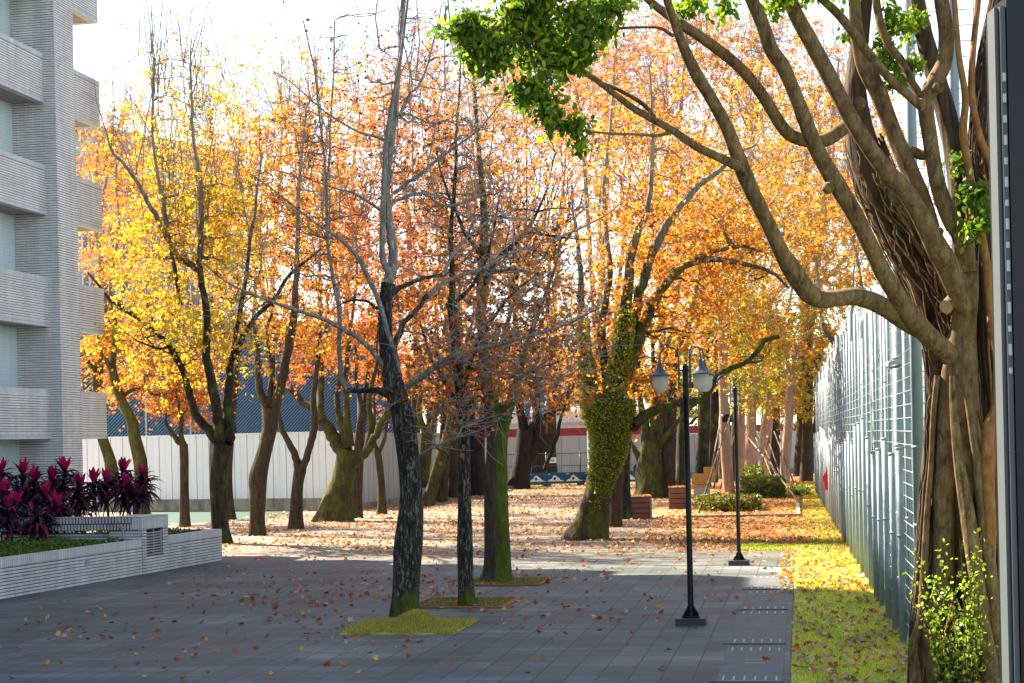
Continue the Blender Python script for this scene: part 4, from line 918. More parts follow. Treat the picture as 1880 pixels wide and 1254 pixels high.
# --- ivy covered tree and its neighbours on the right
GR = 'mossy trees along the lane'
DT = [(1078, 990, 84), (1084, 965, 66), (1094, 920, 50), (1104, 885, 46), (1114, 850, 58), (1120, 800, 68), (1118, 765, 84), (1116, 735, 92)]
dtree = tree('thick trunk wrapped in bright yellow green ivy, widening upwards', DT,
  [(-0.2, (1094, 752, 40), (1082, 700, 30), (1072, 640, 22), (1068, 560, 16), (1060, 460, 11), (1050, 340, 7)), (-0.7, (1122, 750, 44), (1132, 690, 36), (1145, 620, 30), (1152, 540, 24), (1165, 460, 18), (1190, 370, 13), (1200, 250, 9), (1190, 120, 5)),
   (-2.2, (1140, 770, 30), (1165, 782, 22), (1187, 761, 20), (1224, 746, 19), (1254, 737, 18), (1288, 731, 16), (1316, 694, 15), (1339, 680, 14), (1377, 660, 12), (1402, 627, 12), (1431, 618, 10)),
   (-0.1, (1148, 690, 26), (1175, 610, 22), (1198, 560, 19), (1218, 524, 15), (1245, 497, 14), (1282, 480, 13), (1322, 477, 13), (1369, 486, 11), (1412, 499, 9), (1450, 530, 5)),
   (0.3, (1190, 560, 15), (1240, 505, 12), (1271, 482, 11), (1312, 462, 10), (1352, 452, 9), (1376, 454, 7), (1420, 470, 4)),
   (-1.5, (1150, 640, 24), (1172, 540, 19), (1195, 470, 18), (1219, 423, 17), (1250, 380, 15), (1278, 345, 14), (1318, 315, 12), (1342, 287, 9), (1390, 265, 6)),
   (0.5, (1115, 700, 20), (1104, 600, 16), (1118, 500, 13), (1110, 380, 10), (1120, 240, 7), (1130, 100, 4))],
  [(1100, 590, 110, 90, 1.1, 0, .9), (1210, 470, 130, 100, 1.3), (1140, 330, 140, 140, 1.2, 0, .8), (1330, 470, 110, 80, 1), (1300, 330, 130, 110, 1.1, 0, .9), (1250, 600, 100, 70, .9), (1200, 160, 150, 120, .8, 0, .35), (1380, 620, 80, 60, .7), (1150, 690, 100, 50, .7), (1420, 420, 90, 80, .8)],
  ('YO', 'O', 'Y', 'OR'), n=(60, 420, 2530), lpt=8.0, ls=.12, mats=('barkMossy', 'barkMossy', 'barkTwigPale'), group=GR, butt=.3, sides=28)
Yd = G(1078, 990)[1]
def ivy(root, pxline, Y, lo, hi, n, cols, size, name='ivy'):
    C, Rr = curve_px(pxline, Y); rg = np.random.default_rng(5)
    th = rg.uniform(0, 2*pi, n); lo_ = lo+.10*np.sin(th*2+1)+.06*np.sin(th*5)+.05*rg.normal(size=n); t = np.clip(lo_+(hi-lo_)*rg.random(n)**.85, 0, 1)*(len(C)-1); i = np.clip(t.astype(int), 0, len(C)-2); f = (t-i)[:, None]
    c = C[i]*(1-f)+C[i+1]*f; rr = Rr[i]*(1-f[:, 0])+Rr[i+1]*f[:, 0]
    pos = c+np.stack([np.cos(th), np.sin(th), 0*th], 1)*(rr*rg.uniform(1.0, 1.16, n))[:, None]
    pos += rg.normal(size=pos.shape)*.02
    mb = MB(); leaves(mb, pos, size*rg.uniform(.6, 1.3, n), pal(cols, n, rng=rg), LEAFO*np.array([1.7, 1]), hang=.5, rng=rg); mb.build(name, 'leafg', root)
PAL['IV'] = (.25, .27, .018); PAL['IV2'] = (.42, .41, .03); PAL['IV3'] = (.10, .12, .014)
ivy(dtree, DT, Yd, .36, 1.0, 8000, ('IV3', 'IV', 'IV', 'IV2'), .06)
ivy(dtree, [(1094, 752, 42), (1082, 700, 32), (1072, 640, 24), (1068, 560, 18)], Yd-.3, 0, .9, 3600, ('IV3', 'IV', 'IV2'), .06)
ivy(dtree, [(1122, 750, 46), (1132, 690, 38), (1145, 620, 32), (1152, 540, 26)], Yd-.4, 0, .9, 4600, ('IV3', 'IV', 'IV2'), .06)
tree('pale lichened trunk just right of the ivy covered one', [(1129, 967, 30), (1129, 940, 26), (1130, 900, 24), (1134, 860, 24), (1140, 800, 22)], [(.5, (1140, 805, 15), (1160, 690, 12), (1175, 560, 9), (1200, 420, 6)), (-.5, (1139, 800, 12), (1120, 690, 10), (1100, 560, 7))], [(1180, 420, 140, 130, 1), (1120, 230, 150, 160, 1, 0, .6)], ('YO', 'O', 'PK'), n=(30, 180, 1150), lpt=8.0, mats=mB, group=GR)
tree('dark slim trunk squeezed between pale trunk and brown planter box', [(1150, 953, 26), (1150, 925, 20), (1148, 880, 18), (1150, 820, 17), (1154, 760, 16)], [(.5, (1154, 765, 11), (1180, 640, 9), (1220, 500, 7), (1240, 360, 5))], [(1250, 400, 150, 150, 1, 0, .9), (1270, 200, 150, 140, .8, 0, .5)], ('YO', 'O', 'Y', 'PK'), n=(26, 160, 1035), lpt=8.0, mats=mD, group=GR)
tree('mossy forked trunk rising behind the nearer brown planter box', [(1191, 915, 60), (1192, 890, 52), (1193, 850, 44), (1194, 810, 34)], [(.5, (1188, 820, 19), (1180, 770, 15), (1172, 700, 11), (1160, 580, 8)), (-.4, (1198, 820, 20), (1202, 760, 16), (1215, 680, 12), (1240, 560, 9), (1260, 420, 6)), (.9, (1176, 850, 12), (1162, 818, 10), (1155, 795, 8), (1148, 760, 6)), (-.8, (1202, 830, 14), (1222, 800, 12), (1245, 775, 10), (1275, 740, 8), (1300, 690, 5))],
  [(1230, 560, 120, 100, 1), (1280, 400, 140, 130, 1.2), (1340, 230, 150, 150, 1, 0, .6), (1250, 700, 70, 50, .5)], ('YO', 'Y', 'O', 'YG'), n=(36, 220, 1380), lpt=8.6, mats=mM, group=GR)
tree('leaning rough trunk with a pale sunlit right side by the lamp post', [(1225, 915, 36), (1226, 880, 28), (1226, 840, 26), (1228, 790, 26)], [(.5, (1228, 795, 15), (1238, 690, 12), (1270, 560, 9), (1300, 420, 6)), (-.6, (1226, 795, 14), (1205, 690, 10), (1190, 570, 7))], [(1320, 420, 150, 130, 1), (1400, 280, 150, 150, 1, 0, .7)], ('YO', 'Y', 'O'), n=(30, 180, 1265), lpt=8.6, mats=mB, group=GR, Y=84)
for i, (px, py, w_, Yt, lab, cr) in enumerate(((1252, 900, 26, 92, 'dark trunk directly left of the nearer lamp post', (1380, 420)), (1290, 895, 30, 100, 'dark trunk behind the orange bench', (1430, 330)), (1308, 892, 24, 108, 'dark slim trunk farthest back by the palms', (1480, 440)))):
    tree(lab, [(px, py, w_), (px, py-40, w_*.8), (px+2, py-110, w_*.75), (px+4, py-170, w_*.72)], [(.5, (px+4, py-165, w_*.4), (px+10, py-280, w_*.3), (px+50, py-400, w_*.2), (px+80, py-540, w_*.12)), (-.6, (px+5, py-165, w_*.4), (px+50, py-260, w_*.25), (px+110, py-340, w_*.15))], [(cr[0], cr[1], 150, 140, 1, 0, .9), (px+60, 560, 120, 110, 1)], ('YO', 'Y', 'O', 'YG'), n=(32, 190, 1265), lpt=8.6, mats=mD, group=GR, Y=Yt)
# tall loose crowns farther back fill the top right
for px, py, Yt, lab, bl in ((1330, 890, 118, 'tall sparse pink leaved tree far behind the lamp posts', [(1230, 170, 150, 140, 1.2, 0, .9), (1150, 80, 150, 110, 1, 0, .7)]),
                            (1405, 880, 118, 'tall thin orange tree far behind the curled lamp', [(1380, 150, 140, 140, 1.2, 0, .9), (1500, 230, 130, 150, 1.2, 0, .9)]),
                            (1470, 878, 120, 'golden tree far back before the right end of the grey wall', [(1530, 400, 110, 140, 1.2), (1590, 330, 90, 160, .7), (1480, 560, 90, 110, 1), (1560, 540, 70, 120, .6)]),
                            (1010, 885, 118, 'tall sparse tree far behind the dark double stem', [(1040, 150, 160, 140, 1.2, 0, .9), (950, 130, 130, 110, 1, 0, .8)])):
    tree(lab, [(px, py, 26), (px+1, py-80, 20), (px+3, py-200, 17), (px+6, py-330, 13)], [(.6, (px+6, py-320, 10), (bl[0][0]-10, py-480, 8), (bl[0][0], py-640, 5)), (-.6, (px+6, py-320, 10), (bl[1][0]+5, py-470, 7), (bl[1][0], py-620, 4))], bl, ('YO', 'PK', 'O', 'Y'), n=(44, 280, 1900), lpt=8.5, mats=('barkBrown', 'barkTwigPale', 'barkTwigPale'), group='tall trees far back', Y=Yt, up=.5, shoots=110, shootz=5, ls=.125)

# trees standing beyond the fence and hoardings: only their crowns show
GB = 'autumn trees beyond the fences'
for x0, Yt, lab, bl, pl_ in (
    (205, 96, 'orange tree beyond the hoarding beside the balconies', [(200, 380, 90, 130, 1, 0, .8), (230, 220, 90, 110, .8, 0, .5), (230, 620, 110, 100, 1)], ('O', 'YO', 'OR')),
    (345, 98, 'orange tree beyond the hoarding behind the brightest yellow crown', [(350, 300, 110, 130, 1, 0, .8), (340, 640, 100, 90, .9), (330, 480, 100, 110, .7), (360, 160, 110, 100, .6, 0, .35)], ('O', 'YO', 'Y')),
    (490, 98, 'golden tree beyond the hoarding behind the high forked trunk', [(480, 270, 110, 130, 1, 0, .8), (520, 660, 110, 90, .9), (510, 450, 100, 110, .7), (500, 130, 110, 90, .6, 0, .3)], ('YO', 'O', 'Y')),
    (625, 100, 'orange tree beyond the hoarding behind the stout mossy trunk', [(620, 250, 110, 130, 1, 0, .8), (660, 670, 120, 80, 1), (640, 430, 100, 120, .7), (640, 130, 100, 90, .6, 0, .4)], ('O', 'YO', 'OR')),
    (760, 112, 'tall orange tree behind the hoarding corner', [(760, 250, 120, 140, 1, 0, .9), (800, 680, 130, 80, 1.2), (760, 440, 110, 110, .8), (790, 120, 120, 100, .7, 0, .6)], ('O', 'YO', 'OR', 'PK')),
    (1120, 122, 'tall golden tree beyond the back wall behind the ivy trunk', [(1120, 330, 140, 130, 1), (1150, 190, 140, 120, 1, 0, .7), (1080, 690, 150, 60, 1.2), (1190, 520, 120, 110, .8)], ('YO', 'PK', 'Y', 'O')),
    (1290, 124, 'broad yellow tree beyond the back wall behind the lamp posts', [(1290, 300, 150, 130, 1), (1330, 150, 150, 110, .9, 0, .7), (1330, 520, 120, 130, .8)], ('Y', 'YO', 'PK', 'O')),
    (1420, 128, 'yellow green tree beyond the right end of the back wall', [(1420, 480, 100, 120, 1), (1440, 320, 110, 120, 1), (1420, 640, 90, 90, .9)], ('YG', 'Y', 'LG', 'YO')),
    (1600, 78, 'golden tree beyond the steel fence beside the fig limbs', [(1590, 380, 100, 130, 1), (1560, 260, 110, 110, .9, 0, .8), (1640, 500, 60, 90, .5)], ('YO', 'Y', 'O')),
    (1090, 108, 'tall orange tree between the ivy trunk and the far wall', [(1090, 200, 130, 140, 1), (1050, 90, 130, 90, .9, 0, .8), (1130, 60, 120, 80, .8, 0, .7)], ('O', 'YO', 'PK', 'OR')),
    (1210, 112, 'very tall orange tree behind the mossy forked trunk', [(1220, 120, 140, 110, 1), (1260, 250, 130, 120, 1), (1290, 40, 120, 70, .8, 0, .7)], ('YO', 'O', 'PK')),
    (1350, 110, 'very tall golden tree behind the staked trees', [(1360, 120, 130, 110, 1, 0, .9), (1390, 260, 130, 120, 1), (1440, 90, 110, 90, .8, 0, .8)], ('YO', 'Y', 'PK', 'O')),
    (1480, 106, 'tall orange tree behind the forking fig limbs', [(1500, 150, 110, 110, 1, 0, .9), (1520, 300, 110, 120, 1), (1460, 380, 100, 110, 1)], ('YO', 'O', 'Y')),
    (1540, 100, 'yellow tree beyond the far end of the steel fence', [(1530, 520, 80, 120, 1), (1500, 400, 90, 110, 1), (1560, 620, 60, 80, .5)], ('Y', 'YO', 'YG')),
    (1500, 126, 'low green tree beyond the far end of the lawn', [(1480, 700, 50, 60, 1), (1500, 620, 70, 80, 1), (1440, 690, 60, 60, .7)], ('G', 'YG', 'LG')),
    (1020, 128, 'low rusty tree behind the white roofed shed', [(1010, 690, 100, 60, 1), (960, 640, 90, 60, 1), (1090, 650, 90, 60, 1)], ('BR', 'OR', 'G')),
    (1230, 128, 'low dark green tree behind the back wall right of the shed', [(1230, 690, 100, 60, 1), (1300, 640, 90, 70, 1), (1180, 630, 80, 60, 1)], ('G', 'YG', 'YO')),
    (790, 132, 'dark rusty tree behind the hoarding corner', [(770, 700, 90, 60, 1), (840, 690, 90, 70, 1.2), (830, 740, 70, 40, .8)], ('BR', 'OR', 'G', 'O')),
    (930, 134, 'dense dark tree behind the shed left end', [(920, 690, 90, 70, 1.2), (980, 730, 80, 50, 1), (900, 740, 70, 40, .8)], ('BR', 'G', 'OR')),
    (1090, 134, 'dense olive tree behind the shed right end', [(1080, 700, 90, 60, 1.2), (1130, 720, 80, 50, 1), (1040, 730, 70, 40, 1)], ('G', 'BR', 'YG')),
    (1290, 136, 'dense green tree behind the back wall between the lamp posts', [(1280, 720, 90, 50, 1.2), (1350, 690, 90, 60, 1), (1240, 740, 70, 40, 1)], ('G', 'YG', 'LG')),
    (860, 124, 'low rusty tree behind the hoarding end', [(850, 690, 90, 60, 1), (800, 640, 80, 60, 1), (900, 640, 80, 60, 1)], ('BR', 'OR', 'O'))):
    gyy = HY+FPX*CAMH/Yt
    tree(lab, [(x0, gyy, 26), (x0+2, gyy-90, 20), (x0+4, gyy-190, 17), (x0+5, gyy-260, 14)], [(.8, (x0+5, gyy-250, 11), (bl[0][0]-20, bl[0][1]+60, 8), (bl[1][0]-10, bl[1][1], 4)), (-.8, (x0+5, gyy-250, 11), (bl[0][0]+30, bl[0][1]+70, 7), (bl[0][0]+40, bl[0][1]-40, 4))],
         bl, pl_, n=(36, 210, 1380), lpt=8.6 if Yt < 131 else 12, ls=.13 if Yt < 131 else .2, mats=('barkBrown', 'barkBrown', 'barkTwigPale'), group=GB, Y=Yt, up=.3, shoots=80 if Yt < 123 else 0, shootz=4.5)
PAL['L1'] = (.40, .16, .05); PAL['L2'] = (.52, .26, .07); PAL['L3'] = (.24, .09, .05); PAL['L4'] = (.62, .42, .30); PAL['L5'] = (.60, .36, .07)
# ================================================================== STAKED TREES, BEDS, BOXES
GS = 'wrapped transplanted trees with stakes'
def staked(px, py, w, ptop, lab, blobs, pal_, lean=0):
    b = G(px, py); Y = b[1]
    return tree(lab, [(px, py, w), (px+lean*.2, py-40, w*.9), (px+lean*.6, py-110, w*.85), (px+lean, ptop, w*.72)], [(.4, (px+lean, ptop+6, w*.4), (px+lean-14, ptop-70, w*.28), (px+lean-30, ptop-150, w*.15)), (-.4, (px+lean, ptop+6, w*.4), (px+lean+14, ptop-60, w*.28), (px+lean+34, ptop-130, w*.15))],
        blobs, pal_, n=(20, 120, 700), lpt=8, ls=.15, mats=('trunkWrap', 'trunkWrap', 'barkTwigPale'), group=GS, name='staked_tree', butt=.05, amp=.06)
staked(1338, 905, 23, 600, 'tall pale wrapped trunk behind the farther lamp post', [(1330, 540, 90, 70, 1), (1390, 690, 70, 60, .8)], ('YO', 'Y', 'YG', 'LG'), -12)
staked(1360, 884, 17, 700, 'wrapped trunk second from the left in the staked group', [(1370, 620, 70, 60, 1)], ('YG', 'LG', 'Y'), 1)
staked(1378, 887, 23, 690, 'broad wrapped trunk in the middle of the staked group', [(1400, 600, 80, 60, 1), (1420, 700, 60, 40, .6)], ('YG', 'LG', 'Y'), 2)
staked(1401, 880, 23, 720, 'wrapped trunk leaning right with a sunlit left side', [(1440, 650, 80, 70, 1), (1430, 720, 60, 40, .7)], ('Y', 'YO', 'YG'), 14)
staked(1440, 888, 20, 700, 'grey wrapped trunk leaning right, nearest the right fence', [(1470, 640, 80, 90, 1), (1450, 740, 60, 40, .8), (1510, 600, 60, 90, .6)], ('YO', 'Y', 'YG'), 12)
def stakes(label, segs):
    a = P(*segs[0][0], segs[0][2]); a[2] = 0
    r = thing('support_stakes', a, label, 'stakes', 'bundles of wooden support stakes')
    for (x0, y0), (x1, y1), Y0, Y1 in segs:
        p = P(x0, y0, Y0); p[2] = max(0, p[2]) if True else 0; p[2] = 0.0; q = P(x1, y1, Y1)
        mb = MB(); mb.tubes([p-np.array([0, 0, .1]), (p+q)/2, q], [.052, .047, .04], 8, cap=True); mb.build('stake', 'pole_wood', r, smooth=True)
def gy(px, py): return G(px, py)[1]
stakes('wooden stakes propping the tall pale wrapped trunk', [((1281, 943), (1342, 760), gy(1281, 943), 88), ((1297, 913), (1324, 765), gy(1297, 913), 90), ((1310, 898), (1330, 775), gy(1310, 898), 90), ((1321, 900), (1352, 790), gy(1321, 900), 91)])
stakes('long bare stakes slanting down right to the leafy ground', [((1476, 930), (1368, 796), gy(1476, 930), 96), ((1441, 907), (1390, 792), gy(1441, 907), 97), ((1432, 908), (1386, 800), gy(1432, 908), 98), ((1442, 900), (1408, 800), gy(1442, 900), 98)])
stakes('short stakes crossing behind the leaning wrapped trunks', [((1461, 893), (1421, 792), gy(1461, 893), 101), ((1438, 900), (1432, 800), gy(1438, 900), 100), ((1390, 890), (1415, 790), gy(1390, 890), 100)])
# tie band round the wrapped trunks
tb = thing('tie_band', P(1334, 768, 90), 'dark rubber tie wrapped round the tall pale trunk', 'tie')
c = P(1334, 768, gy(1338, 905)); mb = MB(); mb.lathe(c, [(.30, -.22), (.36, -.2), (.37, .2), (.31, .22)], 16); mb.build('strap', 'blackmetal', tb, smooth=True)

def hedge(label, cx, cy, rx, hz, ry, n, pal_, rot=0, name='hedge'):
    b = G(cx, cy); s = b[1]/FPX; r = thing(name, b, label, 'hedge', 'low hedges round the staked trees')
    rg = np.random.default_rng(int(cx)); a = rx*s; d = ry; h = hz*s
    # woody core
    th = np.linspace(0, 2*pi, 14, endpoint=False); mb = MB()
    V = [(b[0]+a*.82*math.cos(t), b[1]+d*.82*math.sin(t), z) for z, in ((0,), (h*.7,)) for t in th]+[(b[0], b[1], h*.8)]
    mb.add(V, [(i, (i+1) % 14, 14+(i+1) % 14, 14+i) for i in range(14)]); mb.add([V[14+i] for i in range(14)]+[V[28]], [(i, (i+1) % 14, 14) for i in range(14)]); mb.build('stems', 'soil', r)
    t = rg.uniform(0, 2*pi, n); q = np.sqrt(rg.random(n)); z = rg.random(n)*h
    side = rg.random(n) < .6; q[side] = rg.uniform(.85, 1.03, side.sum()); z[~side] = h*(rg.uniform(.82, 1.08, (~side).sum()))
    pos = np.stack([b[0]+a*q*np.cos(t)*(1+.08*np.sin(5*t)), b[1]+d*q*np.sin(t), z+.06*np.sin(9*t+5*q)], 1)
    mb = MB(); leaves(mb, pos, rg.uniform(.07, .14, n), pal(pal_, n, rng=rg), LEAFO*np.array([1.5, 1]), hang=-.1, rng=rg); mb.build('foliage', 'leafg', r)
hedge('clipped oval hedge at the front of the staked trees with leaves on top', 1338, 936, 58, 24, 2.4, 5000, ('DG', 'IV3', 'IV3', 'G', 'L1'))
hedge('taller loose hedge behind and right of the front oval hedge', 1402, 912, 38, 34, 2.8, 3600, ('DG', 'G', 'IV3', 'IV'))
hedge('small bright bush at the foot of the leaning wrapped trunk', 1385, 905, 18, 45, 1.2, 1200, ('LG', 'G', 'YG'))
hedge('low weedy bush by the grey leaning wrapped trunk', 1462, 908, 22, 14, 2.0, 900, ('G', 'LG', 'IV2'))
# kerb round the bed
k = [G(1256, 952), G(1466, 949), G(1464, 926)]
kb = thing('kerb', k[1], 'weathered concrete kerb framing the hedge and staked trees', 'kerb')
mb = MB()
for i in range(2): mb.bar((*k[i][:2], .05), (*k[i+1][:2], .05), .16, .14)
mb.build('edge_stone', 'concrete', kb)
# brown planter boxes
def wood_box(px0, px1, py, ptop, label, depth, fill):
    b0, b1 = G(px0, py), G(px1, py); Y = b0[1]; W = b1[0]-b0[0]; H = P(px0, ptop, Y)[2]
    r = thing('planter_box', (b0+b1)/2, label, 'planter box', 'brown board planter boxes')
    d = np.array([1., -.04, 0]); d = unit(d); n = np.array([.12, 1, 0]); n = unit(n)
    for nm, o, dd, nn, ln in (('front_boards', b0, d, n, W), ('back_boards', b0+n*depth, d, n, W)):
        mb = MB(); m = 4
        for i in range(m): mb.obox(o, dd, nn, 0, ln, .0, .03, .03+i*(H-.06)/m, .03+(i+1)*(H-.06)/m-.03)
        mb.build(nm, 'woodbox', r)
    for o in (b0, b0+d*(W-.03)):
        mb = MB()
        for i in range(4): mb.obox(o, n, d, .035, depth-.005, 0, .03, .03+i*(H-.06)/4, .03+(i+1)*(H-.06)/4-.03)
        mb.build('side_boards', 'woodbox', r)
    mb = MB(); mb.obox(b0, d, n, -.02, W+.02, -.02, depth+.05, H-.045, H); mb.build('top_edge', 'woodbox', r)
    mb = MB()
    for o in (0.02, depth*.5, depth-.06): mb.obox(b0+d*(W+.003), n, d, o, o+.06, 0, .025, .0, H-.05)
    mb.build('metal_strut', 'steel', r)
    mb = MB(); rg = np.random.default_rng(3); m = fill
    q = rg.random((m, 2)); pos = b0+d*(q[:, :1]*W)+n*(q[:, 1:]*depth)+np.array([0, 0, H+.01])+rg.random((m, 1))*np.array([0, 0, .05]); leaves(mb, pos, rg.uniform(.08, .14, m), pal(('O', 'YO', 'BR'), m, rng=rg), LEAF3, flatz=.25, rng=rg); mb.build('leaf_litter', 'litter', r)
wood_box(1155, 1196, 953, 912, 'nearer brown board planter box right of the dark slim trunk', .9, 60)
wood_box(1228, 1262, 935, 895, 'farther brown board planter box left of the nearer lamp post', .9, 50)
ob = G(1274, 915); Y = ob[1]
bn = thing('orange_bench', ob, 'orange wooden bench with a raised back under the trees', 'bench')
s = Y/FPX; x0 = ob[0]; ww = 30*s
mb = MB(); mb.box((x0+ww/2, Y+.3, .62), (ww, .75, .08)); mb.build('seat', 'woodorange', bn)
mb = MB(); mb.box((x0+ww/2, Y+.7, .95), (ww, .07, .55), tilt=(-.12, (1, 0, 0))); mb.box((x0+ww*1.1, Y+.8, 1.15), (ww*.7, .07, .8)); mb.build('backrest', 'woodorange', bn)
for dx in (.12, ww-.12):
    mb = MB(); mb.box((x0+dx, Y+.3, .29), (.1, .66, .57)); mb.build('leg', 'steel', bn)
mb = MB(); mb.box((x0+ww/2, Y-.07, .3), (ww*.96, .03, .5)); mb.build('front_panel', 'paleblock', bn)

# ================================================================== PERSON far back
def person():
    Yp = 101; b = P(1171, 880, Yp); x = b[0]
    r = thing('person', (x, Yp, 0), 'person in dark jacket and cap standing half hidden behind a mossy trunk', 'person')
    V = [(0, 0, .88), (0, 0, 1.08), (0, .01, 1.26), (0, .0, 1.40), (0, -.01, 1.47), (0, -.02, 1.56), (0, -.02, 1.66),
         (.17, 0, 1.36), (.22, -.03, 1.1), (.2, -.16, .9), (.19, -.22, .84), (-.17, 0, 1.36), (-.22, -.02, 1.1), (-.2, -.12, .88), (-.19, -.17, .8),
         (.09, 0, .84), (.10, -.02, .48), (.10, .03, .08), (.11, -.12, .04), (-.09, 0, .84), (-.10, .02, .48), (-.10, .06, .08), (-.11, -.09, .04)]
    E = [(0, 1), (1, 2), (2, 3), (3, 4), (4, 5), (5, 6), (3, 7), (7, 8), (8, 9), (9, 10), (3, 11), (11, 12), (12, 13), (13, 14), (0, 15), (15, 16), (16, 17), (17, 18), (0, 19), (19, 20), (20, 21), (21, 22)]
    RR = [.15, .14, .155, .12, .055, .085, .08, .075, .055, .042, .035, .075, .055, .042, .035, .09, .065, .045, .04, .09, .065, .045, .04]
    me = bpy.data.meshes.new('body'); me.from_pydata(V, E, []); me.update()
    o = bpy.data.objects.new('body', me); COL.objects.link(o); o.parent = r
    sk = o.modifiers.new('skin', 'SKIN'); sk.use_smooth_shade = True
    for v, q in zip(me.skin_vertices[0].data, RR): v.radius = (q, q*.8 if q > .1 else q)
    me.skin_vertices[0].data[0].use_root = True
    sb = o.modifiers.new('sub', 'SUBSURF'); sb.levels = sb.render_levels = 2
    me.materials.append(M['darkcloth'])
    mb = MB(); mb.lathe((x, Yp-.02, 1.6), [(.105, -.01), (.108, .05), (.09, .11), (.04, .145), (0, .15)], 14); mb.box((x, Yp-.15, 1.605), (.15, .12, .015)); mb.build('cap', 'bluewall', r, smooth=True)
    mb = MB(); mb.lathe((x, Yp-.045, 1.5), [(.0, -.06), (.05, -.05), (.075, .0), (.08, .06), (.075, .1)], 12); mb.lathe((x, Yp-.13, 1.5), [(0, -.02), (.016, -.01), (.012, .02), (0, .03)], 6); mb.build('face', 'skin', r, smooth=True)
person()

# ================================================================== RIGHT FENCE
b26 = ab(G(1663, 1169)); b53 = ab(G(1546, 976)); FS = (b53[1]-b26[1])/(b53[0]-b26[0])
def fb(a): return b26[1]+FS*(a-b26[0])
def FL(a, db, z): return lane(a, fb(a)+db, z)
def fence_a(px, z=1.5):
    best = min(np.arange(24.5, 118, .1), key=lambda q: abs(px-(CX+FPX*((lambda p: (p[0]/p[1]*cR-(p[2]-CAMH)/p[1]*sR))(FL(q, 0, z))))))
    return best
fe = thing('mesh_fence', lane(40, fb(40)), 'tall grey blue steel fence with wire mesh and sheeting along the right of the lawn', 'fence')
aF0, aF1 = 8.0, fence_a(1500, 3.2)
aF1 = min(max(aF1, 70), 112)
def postz(px, py, a): return onb(px, py, bF)[2]
posts = []
for px, py, top, wd in ((1663, 1169, 490, .17), (1639, 1130, 560, .10), (1613, 1091, 545, .10), (1593, 1054, 590, .09), (1573, 1019, 570, .13), (1546, 976, 616, .13)):
    g_ = G(px, py); a = ab(g_)[0]; z = P(px-14, top, g_[1])[2]; posts.append((a, z, wd))
aa = posts[-1][0]
for i in range(9): posts.append((aa+2.2+i*3.4, 6.2-.12*i-(.5 if i % 2 else 0), .10))
posts.append((22.6, 12.5, .16)); posts.append((24.4, 6.3, .10))
HB = 3.05
for a, z, wd in posts:
    if a > aF1: continue
    mb = MB(); mb.tubes([FL(a, -.02, -.05), FL(a, -.02, z)], [wd/2]*2, 12, cap=True)
    for zz in (.9, 1.9, HB-.1, z*.75): mb.lathe(FL(a, -.02, zz), [(wd/2, 0), (wd/2+.007, .003), (wd/2+.007, .035), (wd/2, .038)], 12)
    mb.build('post', 'steel', fe, smooth=True)
# short stub posts in front between the tall ones
rs = random.Random(4)
a = 23.2
while a < aF1-1:
    a += 1.35*(1+a/90)
    mb = MB(); z = HB+rs.uniform(-.3, .5); mb.tubes([FL(a, -.11, -.05), FL(a, -.11, z)], [.05]*2, 10, cap=True)
    mb.lathe(FL(a, -.11, z-.03), [(.052, 0), (.056, .0), (.056, .04), (0, .045)], 10); mb.lathe(FL(a, -.11, z*.55), [(.05, 0), (.057, 0), (.057, .035), (.05, .035)], 10); mb.build('stub_post', 'steel', fe, smooth=True)
for a in np.arange(26, aF1, 1.7):       # thin uprights
    mb = MB(); mb.tubes([FL(a, -.06, 2.0), FL(a, -.06, 5.6+.4*math.sin(a))], [.03]*2, 8, cap=True); mb.build('upright_tube', 'steel', fe, smooth=True)
mb = MB()
aN = 24.0
for z in np.arange(.15, 5.6, .19):
    aa_ = np.arange(22.62, aF1, .85); wob = .03*np.abs(np.sin(aa_*pi/1.7)); mb.tubes([FL(x, -.045-w_, z+.01*math.sin(x*7+z)) for x, w_ in zip(aa_, wob)], [.0055]*len(aa_), 4)
vv = [[FL(x, -.05, .1), FL(x, -.05, 5.6)] for x in np.arange(22.62, aF1, .30)]
mb.tubes(vv, np.full((len(vv), 2), .0045), 4)
mb.build('wire_mesh', 'wire', fe)
# high net behind the fig tree
mb = MB()
for z in np.arange(.2, 13.5, .21): mb.tubes([lane(22.6, fb(22.6)+.05, z), lane(22.6, fb(22.6)+9, z)], [.006]*2, 4)
vv = [[lane(22.6, x, .1), lane(22.6, x, 13.5)] for x in np.arange(fb(22.6)+.2, fb(22.6)+9, .21)]; mb.tubes(vv, np.full((len(vv), 2), .006), 4)
mb.build('high_net', 'steel', fe)
for bb_ in (.55, 2.6, 4.6, 6.8, 9.0):
    mb = MB(); mb.tubes([lane(22.65, fb(22.65)+bb_, -.05), lane(22.65, fb(22.65)+bb_, 13.6)], [.07]*2, 12, cap=True); mb.build('net_post', 'steel', fe, smooth=True)
# sheeting: two crumpled tiers
def sheet_tier(z0, z1, a0, a1, b, amp, seed):
    b = b-bF
    rg = np.random.default_rng(seed); na, nz = int((a1-a0)/.25)+2, 18
    A = np.linspace(a0, a1, na); Z = np.linspace(0, 1, nz)
    topw = z1+.14*np.sin(A*1.9+seed)+.10*np.sin(A*4.3)+rg.normal(size=na)*.03
    V = []
    for j, t in enumerate(Z):
        z = z0+(topw-z0)*t
        bb = b+amp*(np.sin(A*3.1+t*2+seed)*.5+np.sin(A*7.3+t*5)*.25+rg.normal(size=na)*.18)*(0.4+t**6*2.2)
        V += [FL(x, y, q) for x, y, q in zip(A, bb, z)]
    F = [(j*na+i, j*na+i+1, (j+1)*na+i+1, (j+1)*na+i) for j in range(nz-1) for i in range(na-1)]
    mb = MB(); mb.add(V, F); return mb
sheet_tier(.12, HB-.75, 22.7, aF1, bF+.10, .05, 1).build('lower_sheet', 'sheet', fe, smooth=True)
